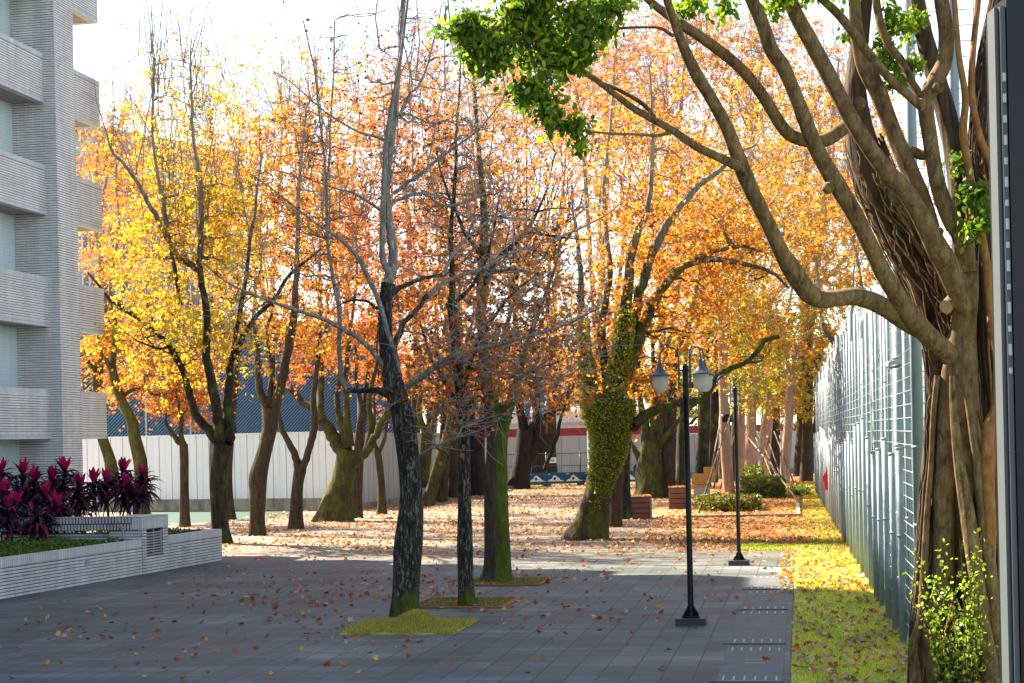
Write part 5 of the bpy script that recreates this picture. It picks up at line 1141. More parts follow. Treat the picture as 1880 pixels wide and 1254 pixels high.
sheet_tier(HB-.45, 4.75, 22.7, aF1, bF+.13, .06, 2).build('middle_sheet', 'sheet', fe, smooth=True)
sheet_tier(4.6, 6.2, 22.7, aF1-4, bF+.16, .06, 3).build('upper_sheet', 'sheet', fe, smooth=True)
# floodlight on the fence
fl_b = P(1690, 660, 24.6)
fl = thing('floodlight', fl_b, 'small grey floodlight on a short arm fixed to the fence', 'light')
Yl = fl_b[1]
mb = MB(); p = P(1692, 662, Yl); q = P(1664, 662, Yl); mb.tubes([p, (p+q)/2, q], [.022]*3, 8, cap=True); mb.build('arm', 'steel', fl, smooth=True)
c = P(1645, 668, Yl); hw = 17*Yl/FPX
mb = MB(); V = [(-1, -.6, -.25), (1, -.6, .1), (1, .6, .1), (-1, .6, -.25), (-1.02, -.65, .12), (-.8, -.6, .32), (.9, -.6, .55), (1.05, -.6, .3), (-1.02, .65, .12), (-.8, .6, .32), (.9, .6, .55), (1.05, .6, .3)]
V = [(c[0]+x*hw, c[1]+y*.16, c[2]+z*hw*.9) for x, y, z in V]
mb.add(V, [(0, 3, 2, 1)]); mb.add(V, [(4, 5, 9, 8), (5, 6, 10, 9), (6, 7, 11, 10), (0, 4, 8, 3), (7, 1, 2, 11)]); mb.add(V, [(0, 1, 7, 6, 5, 4), (3, 8, 9, 10, 11, 2)]); mb.build('housing', 'paleblock', fl)
mb = MB(); V2 = [(c[0]+x*hw, c[1]+y*.16, c[2]+z*hw*.9-.012) for x, y, z in ((-.9, -.55, -.25), (.8, -.55, .05), (.8, .55, .05), (-.9, .55, -.25), (-.8, -.5, -.55), (.6, -.5, -.3), (.6, .5, -.3), (-.8, .5, -.55))]
mb.add(V2, [(4, 7, 6, 5), (0, 1, 5, 4)][:1]+[(0, 4, 5, 1), (1, 5, 6, 2), (2, 6, 7, 3), (3, 7, 4, 0)]); mb.build('lens', 'concrete', fl)
pm = MB(); pp = P(1690, 600, Yl+.05); pm.tubes([(pp[0]+.02, Yl+.08, 0), (pp[0], Yl+.08, P(1690, 590, Yl)[2])], [.06]*2, 10, cap=True)
tag(pm.build('conduit_pole', 'steel', loc=(pp[0], Yl+.08, 0), smooth=True), 'grey pole carrying the floodlight and a dangling brown cable', 'pole')
cb = MB(); zz = np.linspace(P(1690, 610, Yl)[2], .9, 26); cb.tubes([(pp[0]+.07+.05*math.sin(z*5), Yl-.02+.03*math.cos(z*7), z) for z in zz], [.014]*26, 6)
tag(cb.build('cable', 'barkFigDark', loc=(pp[0], Yl, 1), smooth=True), 'brown wavy cable hanging down the floodlight pole', 'cable')
# red cloth on the fence
arc = fence_a(1527, 1.5); rc = P(1526, 875, FL(arc, -.52, 0)[1]); Yr = rc[1]; s = Yr/FPX
mb = MB(); V = []; nx, nz = 7, 12
for j in range(nz):
    t = j/(nz-1); z = rc[2]+(20-44*t)*s
    wv = (5+9*math.sin(min(1, t*1.5)*pi*.6))*s*(1-.25*max(0, t-.7)*3)
    for i in range(nx):
        u = i/(nx-1)*2-1; V.append((rc[0]-.08+u*wv*.7+.03*math.sin(t*9), rc[1]-.12*(1-u*u)-.05*math.sin(u*6+t*3), z-.04*abs(u)*math.sin(t*7)))
mb.add(V, [(j*nx+i, (j+1)*nx+i, (j+1)*nx+i+1, j*nx+i+1) for j in range(nz-1) for i in range(nx-1)])
V2 = np.array(V)+np.array([0, .12, 0]); mb.add(V2, [(j*nx+i+1, (j+1)*nx+i+1, (j+1)*nx+i, j*nx+i) for j in range(nz-1) for i in range(nx-1)])
tag(mb.build('red_jacket', 'redcloth', loc=rc, smooth=True), 'crumpled red jacket hanging on the steel fence', 'jacket')

# ================================================================== FIG TREE (large, right)
Yb = 19.2
bt = thing('fig_tree', (P(1775, 1254, Yb)[0], Yb, 0), 'huge multi stemmed fig tree with hanging roots at the right edge', 'tree')
def flimb(pts, dY0, dY1, mat='barkFig', name='limb', amp=.12, cut=False):
    k = len(pts); W = np.array([p[2] for p in pts], float)*Yb/FPX/2*(.93 if name == 'limb' else 1)
    Q = np.array([P(p[0], p[1], Yb+dY0+(dY1-dY0)*i/(k-1)) for i, p in enumerate(pts)])
    C = catmull(np.column_stack([Q, W]), 6); mb = lumpy(C[:, :3], np.maximum(C[:, 3], .005), 18, int(pts[0][0]*3+pts[0][1]), amp)
    if cut: mb.f.append((mb.n-18+np.arange(18))[None]); mb.uv.append(None)
    mb.build(name, mat, bt, smooth=True); return C
yb0 = 1254+260
flimb([(1850, yb0, 95), (1832, 1330, 66), (1821, 1254, 58), (1806, 1169, 56), (1789, 1058, 56), (1778, 947, 56), (1772, 837, 60), (1771, 740, 56), (1768, 660, 50), (1768, 600, 44), (1772, 540, 42), (1772, 480, 40)], 0, .1, name='trunk')
flimb([(1700, yb0, 70), (1712, 1254, 30), (1706, 1150, 30), (1722, 1110, 34), (1731, 1075, 40), (1734, 1003, 40), (1737, 892, 42), (1739, 781, 38), (1742, 700, 34), (1752, 630, 30), (1766, 560, 24), (1772, 520, 16)], -.05, .15, 'barkFig', 'trunk')
flimb([(1800, yb0, 150), (1772, 1254, 92), (1768, 1100, 84), (1762, 950, 76), (1760, 800, 70), (1752, 680, 72), (1720, 560, 78), (1668, 450, 80), (1620, 360, 76), (1586, 280, 62), (1572, 180, 44), (1578, 90, 36), (1590, -30, 32)], .55, .9, 'barkFigDark', 'trunk', .14)
flimb([(1850, yb0, 60), (1846, 1254, 48), (1840, 1100, 44), (1832, 950, 42), (1822, 780, 40), (1815, 600, 44), (1808, 450, 50), (1802, 300, 48), (1806, 180, 46), (1822, 60, 34), (1840, -40, 28)], .45, .8, 'barkFigDark', 'trunk', .12)
LM = [
 ([(1774, 500, 40), (1768, 440, 38), (1745, 400, 37), (1722, 340, 31), (1707, 250, 30), (1700, 190, 32), (1712, 158, 34), (1733, 115, 32), (1737, 60, 30), (1728, 0, 28), (1722, -60, 26)], 0, -.1, 'barkFig'),
 ([(1745, 655, 40), (1722, 632, 40), (1700, 612, 40), (1674, 582, 40), (1646, 542, 36), (1619, 498, 34), (1598, 455, 32), (1571, 399, 32), (1536, 339, 34), (1502, 278, 30), (1478, 218, 28), (1455, 160, 26), (1437, 120, 27), (1416, 90, 27), (1398, 40, 25), (1376, -10, 23), (1355, -60, 20)], -.1, -1.5, 'barkFig'),
 ([(1690, 605, 38), (1660, 588, 38), (1632, 569, 36), (1600, 552, 36), (1570, 544, 35), (1540, 547, 33), (1510, 550, 34), (1488, 540, 36), (1470, 518, 36), (1452, 490, 36), (1436, 465, 29), (1414, 419, 27), (1390, 371, 27), (1366, 319, 29), (1350, 275, 25), (1332, 230, 23), (1302, 175, 22), (1278, 136, 22), (1254, 84, 18), (1236, 35, 15), (1222, -10, 13), (1212, -60, 10)], -.15, -2.4, 'barkFig'),
 ([(1358, 308, 18), (1318, 289, 15), (1278, 270, 14), (1239, 243, 13), (1203, 222, 13), (1163, 199, 12), (1131, 175, 11), (1099, 150, 10), (1068, 128, 9), (1035, 92, 8), (995, 60, 6), (959, 28, 4)], -1.9, -2.6, 'barkFig'),
 ([(1206, 224, 8), (1190, 200, 7), (1165, 181, 7), (1131, 163, 6), (1104, 152, 5)], -2.2, -2.0, 'barkFig'),
 ([(1231, 243, 8), (1205, 249, 6), (1179, 247, 5), (1139, 246, 5), (1099, 243, 4), (1035, 231, 3)], -2.1, -2.8, 'barkFig'),
 ([(1236, 66, 7), (1215, 53, 6), (1195, 50, 5), (1139, 52, 5), (1100, 60, 4), (1067, 62, 3)], -2.2, -2.0, 'barkFig'),
 ([(1560, 225, 28), (1545, 238, 28), (1520, 255, 28), (1496, 260, 24), (1468, 255, 25), (1440, 238, 24), (1398, 173, 22), (1358, 124, 21), (1298, 76, 20), (1250, 44, 18), (1211, 16, 15), (1180, -10, 13), (1150, -40, 10)], .2, -1.6, 'barkFig'),
 ([(1772, 570, 30), (1756, 528, 42), (1738, 485, 44), (1719, 452, 42), (1695, 405, 38), (1663, 352, 36), (1619, 303, 34), (1580, 247, 32), (1552, 199, 31), (1520, 136, 30), (1488, 76, 28), (1460, 24, 26), (1440, -30, 25)], -.2, -.9, 'barkFig'),
 ([(1730, 480, 30), (1708, 415, 36), (1690, 360, 36), (1663, 295, 34), (1639, 239, 33), (1615, 175, 34), (1590, 124, 36), (1574, 70, 28), (1568, 0, 24), (1566, -60, 22)], .1, .4, 'barkFig'),
 ([(1694, 198, 18), (1664, 172, 17), (1639, 150, 17), (1599, 104, 19), (1560, 52, 19), (1535, 22, 18), (1505, -5, 16), (1470, -40, 12)], -.3, -.9, 'barkFig'),
 ([(1690, 175, 16), (1672, 148, 16), (1655, 112, 16), (1628, 76, 16), (1612, 24, 16), (1605, -40, 14)], .2, .5, 'barkFig'),
 ([(1770, 500, 40), (1766, 400, 46), (1756, 300, 46), (1740, 220, 42), (1715, 130, 40), (1695, 60, 36), (1680, -20, 30)], .9, 1.1, 'barkFigDark'),
 ([(1690, 180, 14), (1710, 270, 18), (1695, 285, 20), (1672, 275, 18)], .5, .7, 'barkFig'),
 ([(1818, 1000, 20), (1814, 900, 24), (1813, 850, 26), (1814, 790, 26), (1829, 745, 22), (1832, 667, 19), (1822, 604, 18), (1815, 530, 16), (1811, 480, 16), (1796, 400, 15), (1784, 339, 15), (1769, 245, 15), (1772, 179, 14), (1760, 100, 12), (1752, 0, 11), (1748, -50, 10)], -.3, -.2, 'barkFigOrange'),
 ([(1829, 740, 18), (1833, 640, 16), (1829, 500, 14), (1825, 400, 14), (1822, 311, 14), (1800, 255, 13), (1784, 179, 13), (1786, 100, 12), (1796, 0, 12), (1800, -50, 11)], -.1, 0, 'barkFigOrange'),
 ([(1818, 1500, 40), (1816, 1254, 28), (1815, 1100, 24), (1818, 960, 22), (1814, 860, 18), (1816, 820, 10)], -.2, -.25, 'barkFigOrange'),
 ([(1836, 1500, 46), (1822, 1254, 36), (1800, 1130, 34), (1786, 1010, 32), (1775, 930, 28), (1762, 850, 20), (1752, 760, 14), (1748, 690, 10)], -.32, -.24, 'barkFig'),
 ([(1850, 1500, 40), (1835, 1254, 26), (1826, 1120, 26), (1812, 1000, 26), (1800, 900, 22), (1788, 800, 18), (1776, 730, 12)], -.26, -.24, 'barkFig'),
 ([(1690, 1500, 36), (1682, 1254, 22), (1676, 1190, 18), (1690, 1140, 16), (1696, 1060, 14), (1702, 950, 12), (1710, 850, 11), (1714, 760, 12), (1722, 690, 14)], -.05, .1, 'barkFig'),
 ([(1672, 1500, 20), (1676, 1254, 14), (1672, 1210, 12), (1684, 1150, 10)], -.3, -.2, 'barkFig')]
LC = [flimb(a, b, c, m) for a, b, c, m in LM]
flimb([(1756, 545, 30), (1744, 556, 27), (1738, 563, 25)], -.1, -.25, 'barkFig', 'limb', .05)
c = P(1737.5, 563, Yb-.262); mb = MB(); th = np.linspace(0, 2*pi, 18, endpoint=False); nrm = unit(P(1737, 563.5, Yb-.3)-P(1756, 545, Yb-.05)); e1 = unit(np.cross(nrm, [0, 0, 1.])); e2 = np.cross(nrm, e1)
mb.add([c+nrm*.012+e1*.078*math.cos(t)+e2*.085*math.sin(t) for t in th], [list(range(18))]); mb.build('sawn_stub', 'cutwood', bt)
for x, y, rr in ((1722, 160, 12), (1690, 190, 10), (1460, 508, 16), (1497, 258, 8), (1520, 345, 11), (1578, 190, 12), (1724, 425, 9)):    # knots
    mb = MB(); mb.lathe((0, 0, 0), [(0, -.9), (.6, -.7), (1, 0), (.7, .6), (.35, .85), (0, .7)], 10); V = mb.v[0]; sc_k = rr*Yb/FPX
    mb.v[0] = V[:, [0, 2, 1]]*np.array([1, -1, 1])*sc_k+P(x, y, Yb-.35 if x > 1600 else Yb-.9); mb.build('knot', 'barkFig', bt, smooth=True)
# hanging and clinging roots
def roots(pts, n, rad, r0, r1, d0, d1, seed, mat):
    rg = np.random.default_rng(seed); k = len(pts)
    Q = np.array([P(p[0], p[1], Yb+d0+(d1-d0)*i/(k-1)) for i, p in enumerate(pts)]); C = catmull(Q, 6); W = np.interp(np.linspace(0, 1, len(C)), np.linspace(0, 1, k), [p[2]*Yb/FPX/2 for p in pts])
    th = rg.uniform(0, 2*pi, n)[:, None]+np.cumsum(rg.normal(size=(n, len(C)))*.16, 1); rr = W[None]*rg.uniform(.85, 1.12, (n, 1))
    A = C[None]+np.stack([np.cos(th)*rr, np.sin(th)*rr, np.cumsum(rg.normal(size=th.shape)*.004, 1)], -1)
    mb = MB(); R_ = rg.uniform(r0, r1, (n, 1))*np.linspace(1, .7, len(C))[None]; mb.tubes(A, R_, 5)
    mb.build('aerial_roots', mat, bt, smooth=True)
roots([(1772, 1330, 110), (1768, 1100, 96), (1762, 950, 88), (1760, 800, 82), (1752, 680, 84), (1720, 560, 88), (1668, 450, 88), (1620, 360, 84), (1586, 260, 66)], 60, 0, .006, .020, .5, .9, 1, 'barkFigDark')
roots([(1690, 1400, 70), (1694, 1254, 52), (1694, 1150, 44), (1698, 1050, 36), (1704, 930, 34), (1712, 820, 32), (1718, 720, 34), (1708, 640, 28)], 64, 0, .006, .019, .1, .3, 2, 'barkFigDark')
roots([(1690, 1400, 66), (1696, 1254, 48), (1698, 1150, 40), (1702, 1050, 30), (1708, 930, 24)], 14, 0, .008, .02, .05, .2, 5, 'barkFig')
roots([(1830, 1400, 90), (1818, 1200, 72), (1805, 1050, 66), (1795, 900, 58), (1784, 760, 52)], 16, 0, .008, .022, .0, .05, 3, 'barkFig')
roots([(1830, 900, 46), (1815, 600, 52), (1808, 430, 56), (1802, 300, 54), (1815, 120, 46), (1836, -20, 30)], 36, 0, .006, .014, .4, .7, 4, 'barkFigDark')
roots([(1740, 640, 60), (1700, 500, 74), (1660, 420, 70), (1610, 320, 60)], 20, 0, .008, .022, .35, .6, 6, 'barkFig')
roots([(1772, 1400, 112), (1768, 1100, 96), (1762, 950, 88), (1760, 800, 82), (1754, 690, 82)], 30, 0, .010, .028, .38, .42, 7, 'barkFig')
roots([(1770, 1400, 100), (1766, 1100, 88), (1762, 950, 80), (1758, 800, 74)], 16, 0, .008, .02, .34, .36, 8, 'barkFigOrange')
roots([(1812, 900, 50), (1812, 600, 54), (1806, 430, 56), (1800, 300, 54)], 12, 0, .010, .022, .38, .6, 9, 'barkFigOrange')
roots([(1752, 690, 84), (1720, 560, 90), (1668, 450, 90), (1620, 360, 86), (1590, 280, 70)], 18, 0, .008, .02, .42, .7, 10, 'barkFig')
# foliage of the fig
PAL['F1'] = (.05, .10, .010); PAL['F2'] = (.11, .20, .014); PAL['F3'] = (.24, .36, .02); PAL['F4'] = (.42, .50, .03)
def figleaves(blobs, name, size, palette, seed):
    rg = np.random.default_rng(seed); mb = MB(); tw = MB()
    for cx, cy, rx, ry, n, dY in blobs:
        n = int(n*1.5)
        c = P(cx, cy, Yb+dY); s = Yb/FPX; nt_ = max(3, n//14)
        sub_ = unit(rg.normal(size=(7, 3)))*rg.random((7, 1))**.3*.85; v = (sub_[rg.integers(0, 7, nt_)]+rg.normal(size=(nt_, 3))*.20)*np.array([rx*s, max(.25, rx*s*.6), ry*s]); T = c+v
        st = c+np.array([rx*s*.6, 0, ry*s*.15])*.3; t = np.linspace(0, 1, 4)[None, :, None]
        Cv = (st+(T-st)[:, None]*t); Cv[:, 1:3] += rg.normal(size=(nt_, 2, 3))*.03; tw.tubes(Cv, np.linspace(.007, .003, 4)[None].repeat(nt_, 0), 4)
        i = rg.integers(0, nt_, n); f = rg.uniform(.35, 1.08, n)[:, None]; pos = st+(T[i]-st)*f+rg.normal(size=(n, 3))*.055
        leaves(mb, pos, size*rg.uniform(.65, 1.25, n), pal(palette, n, rng=rg), LEAFO, hang=.55, curl=.25, rng=rg)
    tw.build('twigs', 'barkFig', bt); mb.build(name, 'leafg', bt)
figleaves([(960, 50, 70, 60, 620, -2.6), (900, 80, 60, 45, 420, -2.7), (840, 62, 44, 26, 220, -2.8), (880, 120, 34, 22, 130, -2.7), (1040, 40, 80, 55, 620, -2.3), (1010, 110, 70, 50, 480, -2.5), (980, 160, 44, 45, 280, -2.7), (1060, 90, 50, 50, 300, -2.4), (1005, 220, 32, 36, 150, -2.8), (1050, 235, 40, 26, 120, -2.8), (1065, 268, 14, 18, 40, -2.8), (1110, 60, 24, 34, 110, -2.2), (1090, 10, 70, 26, 330, -2.2), (940, 0, 70, 40, 420, -2.6), (1000, -60, 120, 50, 800, -2.5), (860, 40, 40, 30, 160, -2.8)], 'leaves', .092, ('F1', 'F2', 'F2', 'F3', 'F4'), 1)
figleaves([(1270, 6, 40, 24, 120, -1.8), (1320, 16, 34, 18, 90, -1.7), (1420, 14, 40, 26, 120, -1.2), (1440, -30, 160, 40, 700, -1), (1640, 40, 34, 40, 200, .7), (1625, 90, 28, 40, 170, .8), (1660, 120, 34, 34, 160, .8), (1640, 150, 26, 22, 90, .7), (1680, 40, 26, 40, 150, .9), (1640, -40, 140, 40, 600, .4), (1560, 60, 14, 24, 50, .6)], 'leaves', .09, ('F2', 'F3', 'F2', 'F4'), 2)
figleaves([(1785, 350, 30, 46, 210, -.4), (1800, 400, 24, 40, 140, -.45), (1778, 420, 20, 24, 80, -.4), (1760, 300, 10, 40, 60, .6), (1846, 560, 18, 60, 120, .9)], 'leaves', .085, ('F1', 'F2', 'F2', 'F3'), 3)
# leafy climber at the foot
vr = np.random.default_rng(9); vn = thing('climbing_vine', (P(1760, 1254, Yb-.6)[0], Yb-.6, 0), 'bright yellow green climber growing up the foot of the fig trunk', 'vine')
mb = MB(); ml = MB(); 
for i in range(34):
    x0 = vr.uniform(1735, 1800); x1 = x0+vr.normal()*22-10; y1 = vr.uniform(960, 1210); dd = -.45-vr.random()*.35
    if i < 6: x1 = vr.uniform(1650, 1720); y1 = vr.uniform(1000, 1110)
    p = P(x0, 1500, Yb+dd); p[2] = max(p[2], 0.02); q = P(x1, y1, Yb+dd)
    t = np.linspace(0, 1, 12)[:, None]; C = p*(1-t)+q*t+np.cumsum(vr.normal(size=(12, 3))*.018, 0)
    mb.tubes(C, np.linspace(.008, .003, 12), 5)
    n = int(26*(q[2]-p[2])/1.2)+8; k = vr.random(n)**.8*11; j = np.minimum(k.astype(int), 10); f = (k-j)[:, None]; pos = C[j]*(1-f)+C[j+1]*f+vr.normal(size=(n, 3))*.035
    leaves(ml, pos, .05*vr.uniform(.6, 1.3, n), pal(('F2', 'F3', 'F3', 'S2', 'F2'), n, rng=vr), LEAFO*np.array([1.4, 1]), hang=.2, curl=.3, rng=vr)
mb.build('stems', 'barkBrown', vn); ml.build('leaves', 'leafg', vn)
# bush and light green leaves in the gap right of the fig trunk
hb = np.random.default_rng(19); c = P(1842, 900, 20.4); n = 1500
pos = np.column_stack([hb.normal(c[0], .16, n), hb.normal(20.5, .25, n), hb.uniform(0, 3.6, n)])
ml = MB(); leaves(ml, pos, .075*hb.uniform(.6, 1.3, n), pal(('F1', 'F2', 'F3'), n, rng=hb), LEAFO*np.array([1.4, 1]), rng=hb)
bs = thing('slender_bush', (c[0], 20.5, 0), 'slender green bush glimpsed between fig trunk and dark gate post', 'bush'); ml.build('leaves', 'leafg', bs)
mb = MB()
for i in range(5): mb.tubes([(c[0]+hb.normal()*.1, 20.5, 0), (c[0]+hb.normal()*.12, 20.5, 1.8), (c[0]+hb.normal()*.15, 20.5, 3.6)], [.02, .015, .006], 6)
mb.build('stems', 'barkBrown', bs)

# ================================================================== DARK GATE POST at the right edge
Yg = 7.0; gp = thing('gate_post', (P(1866, 1200, Yg)[0], Yg, 0), 'dark steel gate post with pale metal trim close at the right edge', 'gate post')
def X(px, py=700): return P(px, py, Yg)[0]
zt = P(1850, 4, Yg)[2]
mb = MB(); mb.box(((X(1850)+X(1990))/2, Yg+.05, zt/2), (X(1990)-X(1850), .3, zt)); mb.build('post_core', 'blackmetal', gp)
mb = MB(); xa, xb = X(1831), X(1850)
mb.box((xa+.009, Yg-.02, zt/2-.02), (.016, .10, zt-.04)); mb.box((xb-.014, Yg-.03, zt/2-.02), (.022, .12, zt-.04)); mb.box(((xa+xb)/2, Yg+.05, zt/2-.02), (xb-xa-.05, .06, zt-.04)); mb.build('trim', 'trim', gp)
mb = MB()
for i in range(15):
    z = P(1848, 150+i*38, Yg)[2]; mb.box((xb-.014, Yg-.092, z), (.013, .006, .036+.012*math.sin(i*3)))
mb.build('white_glint', 'roofwhite', gp)  # reflections on the trim, set in as small white plates
zc_ = P(1850, 826, Yg)[2]; mb = MB(); mb.box((xa+.05, Yg-.03, zc_), (.075, .10, .014)); mb.build('bracket', 'woodbox', gp)

# ================================================================== GROUND DETAILS
# mound of grass at the foot of the bare tree
def blades(mb, pos, h, w, cols, rg, lean=.5):
    n = len(pos); a = rg.uniform(0, 2*pi, n); d = np.stack([np.cos(a), np.sin(a), 0*a], 1); l = rg.uniform(0, lean, n)[:, None]*h[:, None]
    sd = np.stack([-d[:, 1], d[:, 0], 0*a], 1); b2 = rg.uniform(0, 2*pi, n); sd = np.stack([np.cos(b2), np.sin(b2), 0*a], 1)
    up = np.array([0, 0, 1.])
    V = np.stack([pos-sd*w, pos+sd*w, pos+d*l*.35+up*h[:, None]*.6+sd*w*.7, pos+d*l*.35+up*h[:, None]*.6-sd*w*.7, pos+d*l+up*h[:, None]*.95], 1)
    F4 = np.arange(n)[:, None]*5+np.array([0, 1, 2, 3]); F3 = np.arange(n)[:, None]*5+np.array([3, 2, 4])
    k = mb.n; mb.add(V.reshape(-1, 3), F4, np.repeat(cols, 5, 0)); mb.f.append(F3+k); mb.uv.append(None)
PAL['GM1'] = (.40, .36, .05); PAL['GM2'] = (.62, .52, .12); PAL['GM3'] = (.22, .24, .03)
def patch(name, label, corners, hfun, n, hh, cols, cat_='grass patch', gmat='lawn'):
    rg = np.random.default_rng(n); c = sum(corners)/4
    r = thing(name, c, label, cat_); m = 22; V = []; 
    def at(u, v): return (corners[0]*(1-u)+corners[1]*u)*(1-v)+(corners[3]*(1-u)+corners[2]*u)*v
    for j in range(m):
        for i in range(m):
            p = at(i/(m-1), j/(m-1)).copy(); e_ = min(i, j, m-1-i, m-1-j); p[2] = (.010+hfun(i/(m-1), j/(m-1))) if e_ else -.02; V.append(p)
    mb = MB(); mb.add(V, [(j*m+i, j*m+i+1, (j+1)*m+i+1, (j+1)*m+i) for j in range(m-1) for i in range(m-1)]); mb.build('soil_mound', gmat, r, smooth=True)
    u, v = rg.random(n), rg.random(n); rag = (np.minimum(np.minimum(u, 1-u), np.minimum(v, 1-v))+rg.random(n)*.12) > .10+.05*np.sin(u*19+v*7)
    u, v = u[rag], v[rag]; p = np.array([at(a, b) for a, b in zip(u, v)]); p[:, 2] = [.012+hfun(a, b) for a, b in zip(u, v)]
    mb = MB(); blades(mb, p, hh*rg.uniform(.5, 1.4, len(p)), .006, pal(cols, len(p), rng=rg), rg, 1.2); mb.build('grass_blades', 'leafg', r)
    return r
tb_ = ab(G(744, 1130)); f0 = ab(G(612, 1166)); f1 = ab(G(835, 1168))
def mound(u, v): return .25*math.exp(-((u-.57)**2/.03+(v-.45)**2/.05))+.02*math.exp(-((u-.5)**2/.10+(v-.45)**2/.12))
A_, B_ = f0[0], f0[1]; B2 = f1[1]
dep = (B2-B_)*1.0
patch('grass_mound', 'dry olive grass mound round the bare tree in its square pit', [lane(A_, B_), lane(A_, B2), lane(A_+dep, B2), lane(A_+dep, B_)], mound, 15000, .055, ('GM1', 'GM2', 'GM3'))
# brick edged pits
def pit(px0, px1, py, side, label, w=.11):
    q0, q1 = ab(G(px0, py)), ab(G(px1, py)); a0, b0, b1 = q0[0], q0[1], q1[1]; L = b1-b0
    r = thing('tree_pit', lane(a0, (b0+b1)/2), label, 'tree pit', 'brick edged tree pits')
    mb = MB(); mb.abox(a0, a0+w, b0, b1, -.02, .035); mb.abox(a0+L-w, a0+L, b0, b1, -.02, .035); mb.abox(a0+w+.002, a0+L-w-.002, b0, b0+w, -.02, .033); mb.abox(a0+w+.002, a0+L-w-.002, b1-w, b1, -.02, .033); mb.build('brick_edge', 'brickred', r)
    mb = MB(); mb.add([lane(a0+w, b0+w, .01), lane(a0+L-w, b0+w, .01), lane(a0+L-w, b1-w, .01), lane(a0+w, b1-w, .01)], [(0, 3, 2, 1)]); mb.build('soil', 'soil', r)
    rg = np.random.default_rng(int(px0)); n = 1500; p = np.array([lane(a, b, .01) for a, b in zip(rg.uniform(a0+w, a0+L-w, n), rg.uniform(b0+w, b1-w, n))])
    mb = MB(); blades(mb, p, .05*rg.uniform(.5, 1.3, n), .006, pal(('GM3', 'GM1', 'F2'), n, rng=rg), rg); mb.build('grass_blades', 'leafg', r)
pit(742, 926, 1118, 0, 'red brick edged square pit holding the slim dark trunk')
pit(838, 990, 1077, 0, 'red brick edged pit at the flared foot of the green sided tree', .09)
# pale worn stone strip running across and drain slabs down the lane
Gd = 'drain slabs along the lane'
qa0, qb0 = ab(G(1336, 1189)); _, qb1 = ab(G(1441, 1190))
rows = [(1330, 1262, 1254), (1254, 1188, 0), (1183, 1122, 0), (1120, 1085, 0), (1083, 1058, 0)]
labs = ('nearest drain slab at the bottom edge of the lane', 'drain slab with rows of pale slots at both ends, nearest fully seen', 'drain slab right of the nearer lamp post base', 'drain slab third along beside the lawn', 'small farthest drain slab before the round cover')
def aof(y): return ab(G(1400, y))[0]
for i, ((y0, y1, _), lab) in enumerate(zip(rows, labs)):
    a0, a1 = aof(y0)+.02, aof(y1)-.02
    r = thing('drain_slab', lane(a0, (qb0+qb1)/2), lab, 'drain slab', Gd)
    mb = MB(); mb.abox(a0, a1, qb0, qb1, -.03, .012); mb.build('slab', 'drain', r)
    mb = MB(); mb.abox(a0-.035, a0-.005, qb0-.1, qb1+.02, -.03, .007); mb.build('joint_gap', 'drainjoint', r)
    mb = MB()
    for aa_ in (a0+.12, a1-.50):
        for k_ in range(6):
            bb = qb0+.08+k_*(qb1-qb0-.16)/5; mb.abox(aa_, aa_+.38, bb-.012, bb+.012, -.01, .0155)
    mb.build('slot', 'slot', r)
    if a1-a0 > 2.2:
        mb = MB(); am = (a0+a1)/2; mb.abox(am-.05, am-.02, qb0+.32, qb1-.28, -.01, .0155); mb.abox(am+.30, am+.33, qb0+.30, qb1-.30, -.01, .0155); mb.build('lifting_slot', 'slot', r)
mc = G(1432, 1046); mb = MB(); mb.lathe((mc[0], mc[1], 0), [(.0, .012), (.36, .012), (.37, .016), (.43, .016), (.45, 0), (.45, -.02)], 28)
tag(mb.build('round_cover', 'paleblock', loc=mc), 'round pale manhole cover at the corner of the lawn', 'manhole cover')
# pale paver band
b0_, b1_ = G(1462, 1010), G(1556, 1003)
r = thing('paver_band', b0_, 'short band of pale pavers crossing the lawn to the fence', 'paving')
dd = unit(b1_-b0_); nn = np.array([-dd[1], dd[0], 0]); LL = np.linalg.norm(b1_-b0_); mb = MB(); kk = 12
for i in range(kk):
    for j in range(2): mb.obox(b0_, dd, nn, i*LL/kk+.012+(j*.08), (i+1)*LL/kk-.012+(j*.08), j*.5+.01, j*.5+.49, 0, .03)
mb.build('pavers', 'paleblock', r)

# lawn grass
rg = np.random.default_rng(31); n = 46000
a = 17.5+(aLawn1-17.5)*rg.random(n)**1.35; b = rg.uniform(bLawn, bF+.6, n)
edge = b-bLawn < rg.random(n)*.16; keep = ~edge | (rg.random(n) < .5); a, b = a[keep], b[keep]
p = np.array([lane(x, y, .006) for x, y in zip(a, b)]); m = len(p)
mb = MB(); cl = .5+.5*np.sin(a*1.3+3*np.sin(b*2.1)); blades(mb, p, (.035+.03*rg.random(m))*(.7+.6*cl), .0065, pal(('S1', 'S2', 'S2', 'S3', 'S3', 'S4'), m, cl*.5+rg.random(m)*.55, rng=rg), rg, 1.1)
tag(mb.build('grass', 'leafg'), 'short patchy green grass of the lawn strip', 'grass', kind='stuff')
# grass edge tufts along the bed
n = 5000; a = rg.uniform(aLawn1+.3, aLawn1+2.4, n); b = rg.uniform(bLawn-1.6, bF, n); p = np.array([lane(x, y, .006) for x, y in zip(a, b)])
a2_ = rg.uniform(aLawn1+3, 105, 9000); b2_ = bF-.2-np.abs(rg.normal(size=9000))*.8; p = np.vstack([p, [lane(x, y, .006) for x, y in zip(a2_, b2_)]]); m = len(p)
mb = MB(); blades(mb, p, .04+.05*rg.random(m), .012, pal(('F2', 'F3', 'F4', 'YG'), m, rng=rg), rg, 1.1)
tag(mb.build('verge_grass', 'leafg'), 'thin verge of grass along the leafy bed', 'grass', kind='stuff')

